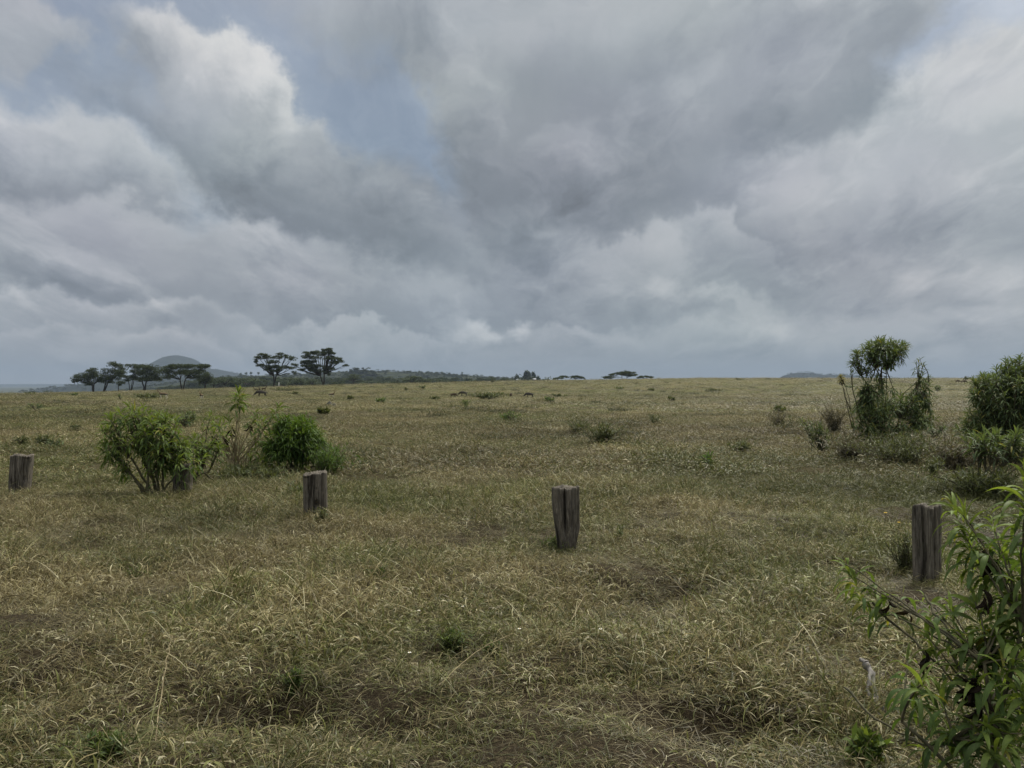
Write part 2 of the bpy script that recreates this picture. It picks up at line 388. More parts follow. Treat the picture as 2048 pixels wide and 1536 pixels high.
def wood_mat():
    m, t = new_mat('weathered_post_wood'); g = NG(t); tc = g.n('ShaderNodeTexCoord').outputs['Object']
    st = g.mapv(tc, (1, 1, .045))
    f = g.noise(g.mapv(tc, (1, 1, .07)), 62, 9, .78, dist=.7); f2 = g.noise(g.mapv(tc, (1, 1, .10)), 13, 6, .7, dist=.8); f3 = g.noise(tc, 6, 4, .6)
    c = g.ramp(f, [(.30, (.020, .017, .014)), (.44, (.082, .072, .058)), (.57, (.185, .165, .135)), (.72, (.33, .30, .25))])
    c2 = g.ramp(f2, [(.36, (.16, .15, .14)), (.5, (.85, .85, .85)), (.7, (1.15, 1.12, 1.08))])
    c = g.mix(1.0, c, c2, 'MULTIPLY')
    c = g.mix(g.math('MULTIPLY', g.ramp(f3, [(.5, (0, 0, 0)), (.7, (1, 1, 1))]), .5), c, (.075, .070, .045))
    h = g.math('ADD', f, g.math('MULTIPLY', f2, 1.2))
    g.out(g.pbsdf(c, .9, .15, h, .6, .012)); return m
M_wood = wood_mat()

def ground_mat():
    m, t = new_mat('savanna_soil'); g = NG(t); tc = g.n('ShaderNodeTexCoord').outputs['Object']
    big = g.noise(tc, .045, 5, .6); mid = g.noise(g.mapv(tc, (1, .55, 1)), .5, 6, .65); fine = g.noise(tc, 9, 8, .75)
    xf = g.noise(tc, 60, 4, .8)
    litter = g.noise(g.mapv(tc, (1, 1, 1)), 38, 9, .85, dist=1.5)
    soil = g.ramp(litter, [(.36, (.012, .009, .006)), (.5, (.036, .028, .017)), (.58, (.085, .068, .040)), (.68, (.22, .185, .11))])
    thatch = g.ramp(fine, [(.3, (.055, .047, .022)), (.52, (.15, .130, .064)), (.7, (.27, .235, .13))])
    green = g.ramp(fine, [(.3, (.035, .042, .016)), (.6, (.125, .130, .052))])
    c = g.mix(g.ramp(mid, [(.44, (0, 0, 0)), (.6, (1, 1, 1))]), thatch, green)
    c = g.mix(g.ramp(big, [(.42, (0, 0, 0)), (.62, (.7, .7, .7))]), c, green)
    # nearer than ~35 m the blades themselves carry the colour, soil shows between them
    gm = g.n('ShaderNodeNewGeometry')
    ln = g.n('ShaderNodeVectorMath', operation='LENGTH'); g.L.new(gm.outputs['Position'], ln.inputs[0])
    mr = g.n('ShaderNodeMapRange'); g.L.new(ln.outputs['Value'], mr.inputs[0]); mr.inputs[1].default_value = 6; mr.inputs[2].default_value = 45
    c = g.mix(mr.outputs[0], soil, c)
    mr2 = g.n('ShaderNodeMapRange'); g.L.new(ln.outputs['Value'], mr2.inputs[0]); mr2.inputs[1].default_value = 300; mr2.inputs[2].default_value = 700
    wood = g.ramp(g.noise(tc, .02, 6, .7), [(.35, (.03, .036, .02)), (.6, (.075, .08, .045))])
    c = g.mix(mr2.outputs[0], c, wood)
    g.out(g.pbsdf(c, .95, .05, g.math('ADD', fine, xf), .6, .05)); return m
M_ground = ground_mat()
def hill_mat(name, a, b, s):
    m, t = new_mat(name); g = NG(t); tc = g.n('ShaderNodeTexCoord').outputs['Object']
    f = g.noise(tc, s, 9, .72)
    g.out(g.pbsdf(g.ramp(f, [(.38, a), (.62, b)]), .95, .05, f, 1, 8)); return m
M_hill = hill_mat('scrub_hillside', (.010, .015, .010), (.030, .036, .022), .02)
M_hill_open = hill_mat('open_hillside', (.018, .026, .016), (.055, .062, .034), .03)

def grass_mat():
    m, t = new_mat('dry_grass'); g = NG(t)
    sp = g.n('ShaderNodeSeparateColor'); g.L.new(g.attr('Col'), sp.inputs[0])
    gr = g.attr('green', 'INSTANCER', 'Fac'); br = g.attr('bright', 'INSTANCER', 'Fac')
    dry = g.ramp(sp.outputs[0], [(0, (.075, .056, .028)), (.25, (.17, .138, .066)), (.6, (.40, .33, .152)), (.86, (.56, .50, .26)), (1, (.80, .74, .48))])
    grn = g.ramp(sp.outputs[0], [(0, (.030, .048, .012)), (.5, (.130, .150, .036)), (1, (.27, .285, .085))])
    f = g.math('MULTIPLY_ADD', g.math('SUBTRACT', gr, sp.outputs[1]), 5); f.node.inputs[2].default_value = .5; f.node.use_clamp = True
    c = g.mix(f, dry, grn)
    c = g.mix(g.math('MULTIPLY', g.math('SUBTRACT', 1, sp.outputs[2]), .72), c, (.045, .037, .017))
    vs = g.n('ShaderNodeVectorMath', operation='SCALE'); g.L.new(c, vs.inputs[0]); g.L.new(br, vs.inputs['Scale'])
    p = g.pbsdf(vs.outputs[0], .5, .35)
    tr = g.n('ShaderNodeBsdfTranslucent'); g.L.new(vs.outputs[0], tr.inputs[0])
    ms = g.n('ShaderNodeMixShader'); ms.inputs[0].default_value = .3
    g.L.new(p, ms.inputs[1]); g.L.new(tr.outputs[0], ms.inputs[2]); g.out(ms.outputs[0]); return m
M_grass = grass_mat()

# ------------------------------------------------------------------ ground sheet
ang = np.concatenate([np.linspace(-52, 52, 261), np.linspace(52, 308, 66)[1:-1]]); ang = np.radians(ang)
rad = np.concatenate([[.6, 1.2], np.geomspace(1.8, 300, 430), np.geomspace(300, 10000, 110)[1:]])
A_, R_ = np.meshgrid(ang, rad); X = R_ * np.sin(A_); Y = R_ * np.cos(A_)
Z = gz(X, Y); na = len(ang); nr = len(rad)
V = np.stack([X, Y, Z], -1).reshape(-1, 3); V = np.vstack([V, [[0, 0, float(gz(0., 0.))]]])
i, j = np.meshgrid(np.arange(nr - 1), np.arange(na), indexing='ij'); j2 = (j + 1) % na
Q = np.stack([i * na + j, (i + 1) * na + j, (i + 1) * na + j2, i * na + j2], -1).reshape(-1, 4)[:, ::-1]
T = np.array([[a, (a + 1) % na, nr * na] for a in range(na)])
obj('ground', make_mesh('ground', V, quads=Q, tris=T, smooth=True, mat=M_ground), kind='structure')

# ------------------------------------------------------------------ far hills
HILLS = {}
def hill(name, Yh, prof, wy, mat, seed, rough=.06, nx=160, ny=50):
    pxs = np.array([p[0] for p in prof], float); zs = np.array([H + (768 - p[1]) / F * Yh for p in prof])
    xs = (np.linspace(pxs[0], pxs[-1], nx) - 1024) / F * Yh; ys = np.linspace(-1, 1, ny) * wy
    zb = -34.
    def zf(x, dy):
        p = np.interp(x * F / Yh + 1024, pxs, zs)
        b = np.exp(-(dy / (wy * .5)) ** 2); hgt = (p - zb)
        return zb + hgt * b * (1 + rough * 2 * fbm(x, dy + seed * 999, wy * .35, 5, seed) * (1 - .75 * np.exp(-(dy / (wy * .15)) ** 2)))
    Xg, Yg = np.meshgrid(xs, ys); Zg = zf(Xg, Yg)
    n0 = len(xs); V = np.stack([Xg, Yg + Yh, Zg], -1).reshape(-1, 3)
    i, j = np.meshgrid(np.arange(ny - 1), np.arange(n0 - 1), indexing='ij')
    Q = np.stack([i * n0 + j, i * n0 + j + 1, (i + 1) * n0 + j + 1, (i + 1) * n0 + j], -1).reshape(-1, 4)
    cen = V.mean(0); cen[2] = zb
    obj(name, make_mesh(name, V - cen, quads=Q, smooth=True, mat=mat), loc=cen, kind='structure')
    HILLS[seed] = (zf, Yh, xs, wy)
hill('hill', 4300, [(120,790),(180,770),(230,757),(262,762),(288,753),(304,744),(320,730),(333,718),(343,712),(352,710.5),(364,712),(376,715),(386,722),(400,732),(414,738),(430,738),(450,742),(470,746),(500,752),(560,765),(620,785)], 900, M_hill, 1, .025)
hill('hill', 1500, [(250,785),(330,770),(400,760),(450,754),(520,751),(600,748),(680,744),(760,742),(830,744),(880,747),(930,750),(1000,754),(1060,757),(1120,762),(1200,775)], 420, M_hill_open, 2)
hill('hill', 1250, [(640,790),(672,770),(690,752),(700,743),(712,740),(728,739),(738,741),(750,746),(765,756),(790,790)], 120, M_hill, 3)
hill('hill', 3600, [(1540,785),(1562,765),(1572,750),(1590,746),(1605,745),(1625,747),(1650,750),(1680,749),(1700,751),(1730,755),(1780,762),(1860,785)], 400, M_hill, 4)
hill('hill', 8200, [(-600,772),(-300,767),(0,768.5),(90,768),(180,769),(300,771),(420,774),(560,780)], 1200, M_hill, 5)
hill('hill', 2600, [(60,790),(130,777),(200,765),(280,757),(350,754),(420,756),(520,757),(700,765),(900,780)], 500, M_hill, 6)

hill('hill', 700, [(280,800),(330,784),(390,772),(450,767),(560,765),(700,766),(820,766),(940,767),(1010,768),(1070,772),(1120,782),(1170,800)], 130, M_hill, 7)

# ------------------------------------------------------------------ trees
def pads_crown(mb, base, pads, Y, dens=1.0, leafs=.37, depth=1.0):
    cs = []
    for (px, py, rx, ry) in pads:
        s = Y / F; c = pt(px, py, Y); c[1] += rng.normal(0, rx * s * .45 * depth)
        rX, rZ = rx * s, ry * s * 1.6; rY = rX * .95 * depth
        cs.append((c, rX, rY, rZ))
        nsub = max(3, int(rx * .8))
        for k in range(nsub * 2):
            a = rng.uniform(0, 2 * math.pi); q = math.sqrt(rng.uniform(0, 1))
            sc_ = c + np.array([math.cos(a) * q * rX * .88, math.sin(a) * q * rY * .88, (rng.uniform(-.8, .6) - .35 * q * q) * rZ * (1 - .35 * q)])
            sr = rX * rng.uniform(.2, .4) + .2; szv = max(rZ * .42, .28)
            n = int(np.clip(sr * sr * 62, 34, 190) * dens)
            d_ = norm(rng.normal(0, 1, (n, 3))) * rng.uniform(.25, 1, (n, 1)) ** .6
            P = sc_ + d_ * np.array([sr, sr, szv])
            Dd = norm(np.stack([rng.normal(0, 1, n), rng.normal(0, 1, n), rng.normal(.05, .28, n)], -1))
            leaves(mb, P - Dd * leafs * .5, Dd, rng.uniform(.7, 1.3, n) * leafs, leafs * .42, rng.uniform(0, .5, n), 2, None,
                   np.stack([rng.uniform(0, 1, n), rng.uniform(0, 1, n)], -1), side=norm(rng.normal(0, 1, (n, 3))))
    return cs
def acacia(label, px, py, Y, pads, forks, group, trunk_r=.28, cat='tree', dens=1.0):
    """px,py = foot of the trunk; forks = limb junctions in photo pixels"""
    b = ground(px, Y); s = Y / F
    root = thing('acacia_tree', label, cat, b, group)
    fill = []
    for i_ in range(len(pads)):
        for j_ in range(i_ + 1, len(pads)):
            a_, b_ = pads[i_], pads[j_]
            if abs(a_[0] - b_[0]) < 17 and abs(a_[1] - b_[1]) < 9.5 and rng.uniform() < .55: fill.append(((a_[0] + b_[0]) / 2 + rng.normal(0, 2), (a_[1] + b_[1]) / 2 + rng.normal(0, .8), min(a_[2], b_[2]) * .5, min(a_[3], b_[3]) * .6))
    cm = MB(); cs = pads_crown(cm, b, list(pads) + fill, Y, dens)
    tm = MB()
    fk = []
    lo = b - np.array([0, 0, .3])
    for (fx, fy) in forks:
        f = pt(fx, fy, Y); f[1] += rng.normal(0, .3)
        if len(forks) > 1: lo2 = lo + np.array([rng.normal(0, .12), 0, 0])
        else: lo2 = lo
        tube(tm, curve(lo2, f, .25, 7, .03, .0), np.linspace(trunk_r, trunk_r * .62, 7), 7); fk.append(f)
    for (c, rX, rY, rZ) in cs:
        f = min(fk, key=lambda q: abs(q[0] - c[0]) + .5 * abs(q[2] - c[2]))
        end = c + np.array([0, 0, -rZ * .2]); P = curve(f, end, .25, 6, .04, -.12)
        tube(tm, P, np.linspace(trunk_r * .5, .05, 6), 5)
        for k in range(max(2, int(rX * 1.2))):
            a = rng.uniform(0, 6.28); e = end + np.array([math.cos(a) * rX * .75, math.sin(a) * rY * .75, rng.uniform(-.3, .5) * rZ])
            tube(tm, curve(P[rng.integers(2, 5)], e, .25, 5, .04, -.1), np.linspace(.07, .025, 5), 4)
    obj('trunk', tm.mesh('trunk', M_bark, b, True), root)
    obj('crown', cm.mesh('crown', M_acacia, b), root)
    return root
G1 = 'acacia trees standing along the left edge of the field'
TY = 246
acacia('leftmost of the large flat-topped acacias, drooping to the left', 186, 785, TY,
       [(165,750,19,6),(152,757,9,5),(146,761,4,4),(192,741,14,4.5),(180,748,14,6),(200,752,14,5),(196,760,11,4),(168,762,12,4.5),(178,767,9,3)], [(185,770),(188,768)], G1)
acacia('tall dark acacia with a right-leaning forked trunk, second from the left', 207, 784, TY + 3,
       [(213,741,9,5),(212,752,12,6),(226,727,13,4.5),(240,733,13,5),(232,742,17,6),(243,745,13,6),(228,753,14,5),(218,761,11,4)], [(212,765),(216,763)], G1)
acacia('small single-stemmed tree with a thin flat tuft between two large acacias', 237, 784, TY - 4,
       [(241,764,8,3.2),(238,768,5,2)], [(237.3,768)], G1, .16)
acacia('sparse acacia with three thin spreading trunks and sky showing through its layers', 261, 782, TY + 2,
       [(268,730,12,3),(279,733,12,4),(266,741,10,3),(280,746,13,2.6),(258,752,14,2.2),(270,757,15,2),(254,760,8,2)], [(257,762),(263,758),(269,760)], G1, .15, dens=.8)
acacia('broad dense acacia with a domed crown just left of the cone hill', 289, 779, TY - 2,
       [(285,733,14,4.5),(297,733,15,5),(308,738,14,6),(293,744,18,6),(312,749,12,6),(300,755,17,5),(284,758,12,3.5),(318,757,7,4)], [(285,765),(292,763)], G1)
acacia('wide flat acacia with a V-shaped trunk in front of the cone hill', 365.5, 780, TY - 4,
       [(341,733,16,4.5),(358,731,18,4),(380,732,18,4),(402,731,15,3.5),(335,741,14,5),(360,742,20,5),(385,742,18,5),(402,741,11,4),(330,751,8,5),(345,752,12,4),(378,752,12,4),(395,752,10,4),(412,733,5,2)], [(359,759),(371,757)], G1, .26)
acacia('rounded dark tree half hidden behind the wide V-trunked acacia', 410, 780, TY + 14,
       [(404,748,14,5),(418,750,10,5),(410,757,15,5),(402,764,9,4),(420,760,8,5),(396,757,8,5)], [(408,766),(413,765)], G1, .2)
acacia('tall layered acacia left of the pair at the centre-left skyline', 547.5, 774, TY - 6,
       [(525,708.5,11,2),(518,714,10,3.4),(512,722,7,3.2),(518,729,7,2.4),(536,713,12,3.2),(552,713,12,3.2),(564,708,8,2),(574,712,11,3),(584,716,9,3),(545,723,13,3.6),(533,731,11,3.4),
        (552,732,13,3),(567,734,12,3),(582,735,9,2.6),(538,738,9,3.2),(555,740,9,3),(588,744,6,3.4)], [(552.5,750),(548,752)], 'pair of tall layered acacias', .3)
acacia('largest acacia of the centre-left pair, crown stepping down to the right', 646.5, 771.5, TY,
       [(616,705,13,2.6),(630,703,10,2.6),(640,708,12,3),(650,699.5,8,1.8),(659,697.5,8,1.8),(654,704,11,2.6),(664,706,9,2),(612,713,13,3),(632,715,11,3),(660,715,11,3),(673,716,11,3),(681,722,9,3),(690,730,6,1.4),
        (606,722,11,2.6),(622,722,13,3),(668,725,11,2.4),(615,731,13,2.8),(632,731,12,2.8),(652,733,11,3),(664,737,9,3),(603,739,9,2.4),(626,740,12,2.8),(646,741,11,3),(657,746,6,4),(588,729,8,2.6)], [(640,752),(649,748)], 'pair of tall layered acacias', .3)
G2 = 'flat acacias whose crowns rise over the far crest'
acacia('wide domed flat acacia standing alone on the far crest right of centre', 1248, 757, 330,
       [(1252,743.5,11,2.2),(1262,746,10,2.6),(1241,746,12,2.2),(1229,748.5,9,1.8),(1270,749,7,1.8),(1250,748.5,12,2),(1262,751,9,1.6),(1220,749,5,1)], [(1244,756),(1254,755)], G2, .16, dens=1.1)
acacia('low small acacia at the left foot of the domed acacia on the crest', 1214, 758, 335, [(1210,754,8,1.5),(1220,753,9,1.8),(1216,756,9,1.2)], [(1214,757)], G2, .15)
acacia('low flat acacia at the right foot of the domed acacia on the crest', 1290, 758, 335, [(1286,752.5,10,1.6),(1298,753.5,9,1.6),(1280,755,8,1.3),(1303,754,4,1)], [(1288,757)], G2, .15)
acacia('left one of the two low acacias side by side on the crest', 1126, 760, 335, [(1126,752.5,10,1.3),(1118,755,9,1.7),(1111,756.5,8,1.4),(1134,754,5,1.2)], [(1124,758)], G2, .15)
acacia('right one of the two low acacias side by side on the crest', 1152, 760, 335, [(1150,752.3,11,1.5),(1160,754,9,1.5),(1144,755,6,1.4),(1166,756.5,6,1.4)], [(1150,758)], G2, .15)

# far trees beyond the crest: real trees, a few prototypes copied
def far_proto(kind, seed):
    global rng
    rng = np.random.default_rng(seed)
    cm = MB(); tm = MB()
    if kind == 'acacia':
        h = 9.; tube(tm, curve((0, 0, -1), (.3, 0, 5), .2, 6, .02, 0), np.linspace(.3, .2, 6), 6)
        for k in range(13):
            a = rng.uniform(0, 6.28); q = math.sqrt(rng.uniform(0, 1)) * 4.2
            c = np.array([math.cos(a) * q, math.sin(a) * q, h - (q / 4.2) ** 2 * 2.3 - rng.uniform(0, 2.6)])
            tube(tm, curve((.3, 0, 4.6), c, .2, 5, .03, -.1), np.linspace(.15, .05, 5), 4)
            n = 110; P = c + norm(rng.normal(0, 1, (n, 3))) * rng.uniform(.3, 1, (n, 1)) * np.array([1.9, 1.9, .65])
            Dd = norm(np.stack([rng.normal(0, 1, n), rng.normal(0, 1, n), rng.normal(0, .3, n)], -1))
            leaves(cm, P, Dd, rng.uniform(.4, .7, n), .3, .3, 2, None, np.stack([rng.uniform(0, 1, n), rng.uniform(0, 1, n)], -1))
    elif kind == 'bushy':
        tube(tm, curve((0, 0, -1), (0, 0, 4), .2, 6, .02, 0), np.linspace(.35, .2, 6), 6)
        for k in range(14):
            d_ = norm(rng.normal(0, 1, 3)); c = np.array([0, 0, 5.]) + d_ * np.array([2.4, 2.4, 2.2]) * rng.uniform(.5, 1)
            tube(tm, curve((0, 0, 3), c, .2, 5, .03, -.1), np.linspace(.15, .05, 5), 4)
            n = 120; P = c + norm(rng.normal(0, 1, (n, 3))) * rng.uniform(.4, 1, (n, 1)) * np.array([1.6, 1.6, 1.25])
            leaves(cm, P, rng.normal(0, 1, (n, 3)), rng.uniform(.4, .7, n), .35, .3, 2, None, np.stack([rng.uniform(0, 1, n), rng.uniform(0, 1, n)], -1))
    else:
        tube(tm, [(0, 0, -1), (0, 0, 4), (.1, 0, 9)], [.4, .3, .08], 6)
        for k in range(26):
            z = rng.uniform(2, 10.5); rr = (11 - z) * .33; a = rng.uniform(0, 6.28)
            c = np.array([math.cos(a) * rr * .7, math.sin(a) * rr * .7, z])
            n = 90; P = c + norm(rng.normal(0, 1, (n, 3))) * rng.uniform(.4, 1, (n, 1)) * np.array([.4 + rr * .5, .4 + rr * .5, .8])
            leaves(cm, P, rng.normal(0, 1, (n, 3)), rng.uniform(.4, .7, n), .35, .3, 2, None, np.stack([rng.uniform(0, 1, n), rng.uniform(0, 1, n)], -1))
    return tm.mesh('trunk', M_bark, smooth=True), cm.mesh('crown', M_acacia)
PRO = {('acacia', i): far_proto('acacia', 50 + i) for i in range(3)}
PRO.update({('bushy', i): far_proto('bushy', 60 + i) for i in range(3)}); PRO.update({('conifer', i): far_proto('conifer', 70 + i) for i in range(2)})
rng = np.random.default_rng(5)
def far_tree(kind, var, px, top, Y, hgt, name, label, group, wide=1.0):
    zt = H + (768 - top) / F * Y; zg = float(gz((px - 1024) / F * Y, Y))
    base = zt - hgt
    for k, (zf, Yh, xs, wy) in HILLS.items():
        x = (px - 1024) / F * Y
        if xs[0] < x < xs[-1] and abs(Y - Yh) < wy: zg = max(zg, float(zf(np.array(x), np.array(Y - Yh))))
    hh = max(zt - zg, 2.5); nat = {'acacia': 9.4, 'bushy': 8.6, 'conifer': 11.2}[kind]
    s = hh / nat
    o = thing(name, label, 'tree', (((px - 1024) / F * Y), Y, zt - nat * s), group, rng.uniform(0, 6.28))
    ws = wide * (s if kind != 'acacia' else min(s, 1.6)); o.scale = (ws, ws, s)
    t, c = PRO[(kind, var)]; obj('trunk', t, o); obj('crown', c, o)
G3 = 'dark trees in the hollow behind the crest'
L3 = 'dark tree in the hazy tree line in the hollow beyond the grass crest'
for (px, top, Y, wd_) in [(428,752,420,1.3),(442,748,520,1.4),(452,750,400,1.5),(468,752,430,1.2),(478,747,560,1.6),(495,751,410,1.5),(512,754,460,1.4),(528,757,400,1.2),(562,757,420,1.3),
        (578,751,500,1.5),(594,754,410,1.5),(612,751,470,1.6),(628,756,400,1.2),(668,760,380,1.2),(684,758,430,1.2),(726,761,470,1.1),(742,757,520,1.2),
        (770,759,560,1.4),(786,757,500,1.4),(806,753,470,1.2),(838,752,430,1.4),(856,754,400,1.4),(872,753,470,1.4),(893,757,430,1.3),(912,758,500,1.3),(928,757,540,1.4),(948,758,480,1.2)]:
    far_tree(random.choice(['acacia', 'acacia', 'bushy']), random.randrange(3), px, top, Y, 8, 'broadleaf_tree', L3, G3, wd_)
far_tree('acacia', 1, 706, 746, 360, 8, 'acacia_tree', 'dark spreading acacia below the wooded knoll, right of the tall acacia pair', None, 1.25)
far_tree('acacia', 0, 824, 748.5, 400, 8, 'acacia_tree', 'wide flat acacia in the hollow between the knoll and the conifers', None, 1.6)
far_tree('acacia', 2, 60, 780, 420, 6, 'acacia_tree', 'low flat hazy acacia nearest the left end of the skyline', None, 1.5)
far_tree('acacia', 1, 95, 780, 430, 6, 'acacia_tree', 'low flat hazy acacia just left of the large acacia group', None, 1.6)
G4 = 'conifers and tall trees around the far farmstead'
for (px, top, k, lb) in [(1052,739,'conifer','tallest of the pointed conifers on the far skyline'),(1057.5,741,'conifer','conifer pressed against the right of the tallest far conifer'),(1066.5,742,'conifer','pointed conifer just right of the tallest far pair'),
        (1076,748,'conifer','small pointed conifer furthest right in the far grove'),(1044,745,'bushy','rounded tree just left of the tallest far conifers'),(1033,745,'conifer','pointed tree left of the tallest far conifers above a white roof'),
        (1026,748,'bushy','bushy tree left end of the far farmstead grove'),(1086,751,'bushy','rounded tree right of the far conifers'),(1094,750.5,'bushy','rounded tree at the right end of the far grove'),(1101,753,'bushy','lowest tree at the right end of the far grove'),
        (1005,749,'acacia','flat tree on the far ridge left of the conifer grove'),(984,746,'acacia','flat-topped tree silhouetted on the far ridge'),(1060,749,'bushy','dark bushy tree below the tallest far conifers'),(1040,751,'bushy','dark bushy tree above the left white roof')]:
    far_tree(k, random.randrange(2), px, top, 820 + random.uniform(-30, 60), 9, {'conifer': 'conifer_tree', 'bushy': 'broadleaf_tree', 'acacia': 'acacia_tree'}[k], lb, G4, .8)
G5 = 'lone trees dotted along the far ridge top'
ORD = ['leftmost', 'second from left', 'third from left', 'fourth from left', 'fifth from left', 'sixth from left', 'seventh from left', 'eighth from left', 'second from right', 'rightmost']
for ok, (px, top) in enumerate([(481,745),(492,743.5),(502,742.5),(517,743),(764,739),(773,740),(830,741),(843,742),(894,744),(924,743)]):
    far_tree('bushy', random.randrange(3), px, top, 1480, 5, 'broadleaf_tree', 'tiny rounded tree, ' + ORD[ok] + ' of those dotted along the far ridge line', G5, 1.0)

# ------------------------------------------------------------------ instancing helper (for uncountable stuff only)
def hidden_collection(name, meshes):
    c = bpy.data.collections.new(name)
    for i, me in enumerate(meshes):
        o = bpy.data.objects.new('%s_%02d' % (name, i), me); c.objects.link(o)
    return c
def scatter(name, P, rot, scl, idx, coll, green=None, bright=None, tilt=None):
    me = bpy.data.meshes.new(name); n = len(P)
    me.vertices.add(n); me.vertices.foreach_set('co', np.asarray(P, np.float32).ravel())
    rv = np.zeros((n, 3), np.float32); rv[:, 2] = rot
    if tilt is not None: rv[:, :2] = tilt
    for nm, typ, arr, key in [('rot', 'FLOAT_VECTOR', rv, 'vector'), ('scl', 'FLOAT_VECTOR', scl, 'vector'), ('idx', 'INT', idx, 'value'),
                              ('green', 'FLOAT', green, 'value'), ('bright', 'FLOAT', bright, 'value')]:
        if arr is None: continue
        a = me.attributes.new(nm, typ, 'POINT'); a.data.foreach_set(key, np.asarray(arr, np.int32 if typ == 'INT' else np.float32).ravel())
    o = obj(name, me); o['kind'] = 'stuff'
    ng = bpy.data.node_groups.new(name + '_scatter', 'GeometryNodeTree')
    ng.interface.new_socket('Geometry', in_out='INPUT', socket_type='NodeSocketGeometry')
    ng.interface.new_socket('Geometry', in_out='OUTPUT', socket_type='NodeSocketGeometry')
    n_ = ng.nodes; l_ = ng.links
    gi = n_.new('NodeGroupInput'); go = n_.new('NodeGroupOutput'); m2p = n_.new('GeometryNodeMeshToPoints')
    iop = n_.new('GeometryNodeInstanceOnPoints'); ci = n_.new('GeometryNodeCollectionInfo')
    ci.inputs['Collection'].default_value = coll; ci.inputs['Separate Children'].default_value = True; ci.inputs['Reset Children'].default_value = True
    def na_(nm, dt):
        x = n_.new('GeometryNodeInputNamedAttribute'); x.data_type = dt; x.inputs['Name'].default_value = nm
        return [s for s in x.outputs if s.enabled and s.name == 'Attribute'][0]
    l_.new(gi.outputs[0], m2p.inputs[0]); l_.new(m2p.outputs[0], iop.inputs['Points']); l_.new(ci.outputs[0], iop.inputs['Instance'])
    iop.inputs['Pick Instance'].default_value = True; l_.new(na_('idx', 'INT'), iop.inputs['Instance Index'])
    l_.new(na_('rot', 'FLOAT_VECTOR'), iop.inputs['Rotation']); l_.new(na_('scl', 'FLOAT_VECTOR'), iop.inputs['Scale'])
    l_.new(iop.outputs[0], go.inputs[0])
    md = o.modifiers.new('scatter', 'NODES'); md.node_group = ng
    return o

# woodland covering the hills: uncountable
wc = hidden_collection('wood_crown', [PRO[(k, i)][1] for k in ('bushy',) for i in range(3)] + [PRO[('acacia', 0)][1]])
WP, WS = [], []
for seed, n, fwd in [(7, 1500, .5), (2, 4200, .8), (3, 420, .9), (4, 700, .9), (1, 130, .9), (6, 700, .9)]:
    zf, Yh, xs, wy = HILLS[seed]
    x = rng.uniform(xs[0], xs[-1], n); dy = -rng.uniform(0, 1, n) ** 1.2 * wy * fwd
    z = zf(x, dy)
    if seed == 2:
        keep = (fbm(x, dy * 2, 120, 3, 9) > -.13) & (dy < -30); x, dy, z = x[keep], dy[keep], z[keep]
    k = z > -27; x, dy, z = x[k], dy[k], z[k]
    WP.append(np.stack([x, dy + Yh, z - 1.5], -1)); s = rng.uniform(.45, .95, len(x)) * {1: 1.3, 2: .8, 3: .85, 4: 1.2, 6: 1.6, 7: .95}[seed]; WS.append(np.stack([s * 1.25, s * 1.25, s], -1))
n = 2600; x = rng.uniform(-900, 130, n); y = rng.uniform(560, 1080, n); k = (x / y < .06) & (x / y > -.66) & ((x / y > -.42) | (rng.uniform(0, 1, n) < .35))
x, y = x[k], y[k]; WP.append(np.stack([x, y, gz(x, y) - .8], -1)); s = rng.uniform(.5, 1.15, len(x)); WS.append(np.stack([s * 1.2, s * 1.2, s], -1))
WP = np.concatenate(WP); WS = np.concatenate(WS)
scatter('woodland', WP, rng.uniform(0, 6.28, len(WP)), WS, rng.integers(0, 4, len(WP)), wc)

# ------------------------------------------------------------------ farm buildings far off
def prism_house(label, px, py, Y, w, dpt, h, roofc, wallc):
    b = pt(px, py, Y); root = thing('farm_building', label, 'building', b, 'pale-roofed farm buildings under the far conifers')
    def simple(nm, c):
        m, t = new_mat(nm); g = NG(t); g.out(g.pbsdf(g.mix(g.noise(g.n('ShaderNodeTexCoord').outputs['Object'], 2), c, tuple(v * .8 for v in c)), .6)); return m
    V = [(-w/2, -dpt/2, 0), (w/2, -dpt/2, 0), (w/2, dpt/2, 0), (-w/2, dpt/2, 0)]; V += [(x, y, h) for x, y, z in V[:4]] + [(-w/2, 0, h * 1.45), (w/2, 0, h * 1.45)]
    obj('wall', make_mesh('wall', V, faces=[(0, 1, 5, 4), (2, 3, 7, 6), (1, 2, 6, 9, 5), (3, 0, 4, 8, 7)], mat=simple('farm_wall', wallc)), root)
    o = .4; e = .03
    V = [(-w/2-o, -dpt/2-o, h-.15), (w/2+o, -dpt/2-o, h-.15), (w/2+o, 0, h*1.45+.1), (-w/2-o, 0, h*1.45+.1), (w/2+o, dpt/2+o, h-.15), (-w/2-o, dpt/2+o, h-.15)]
    V += [(a, b_, c_ + .15) for a, b_, c_ in V]
    obj('roof', make_mesh('roof', V, faces=[(0, 1, 2, 3), (3, 2, 4, 5), (6, 9, 8, 7), (9, 11, 10, 8), (0, 6, 7, 1), (5, 4, 10, 11), (1, 7, 8, 2), (2, 8, 10, 4), (0, 3, 9, 6), (3, 5, 11, 9)], mat=simple('farm_roof', roofc)), root)
prism_house('longer pale roof to the left of the far conifer pair', 1037, 762, 760, 4, 3, 1.1, (.42, .44, .46), (.3, .3, .28))
prism_house('short white roof right below the pointed far conifer', 1069, 761, 760, 2.6, 3, 1.2, (.55, .55, .55), (.3, .3, .28))
wp = MB(); b = pt(557.8, 775, 300); tube(wp, [b, b + np.array([0, 0, 1.9]), b + np.array([0, 0, 2.0])], [.16, .16, .1], 8)
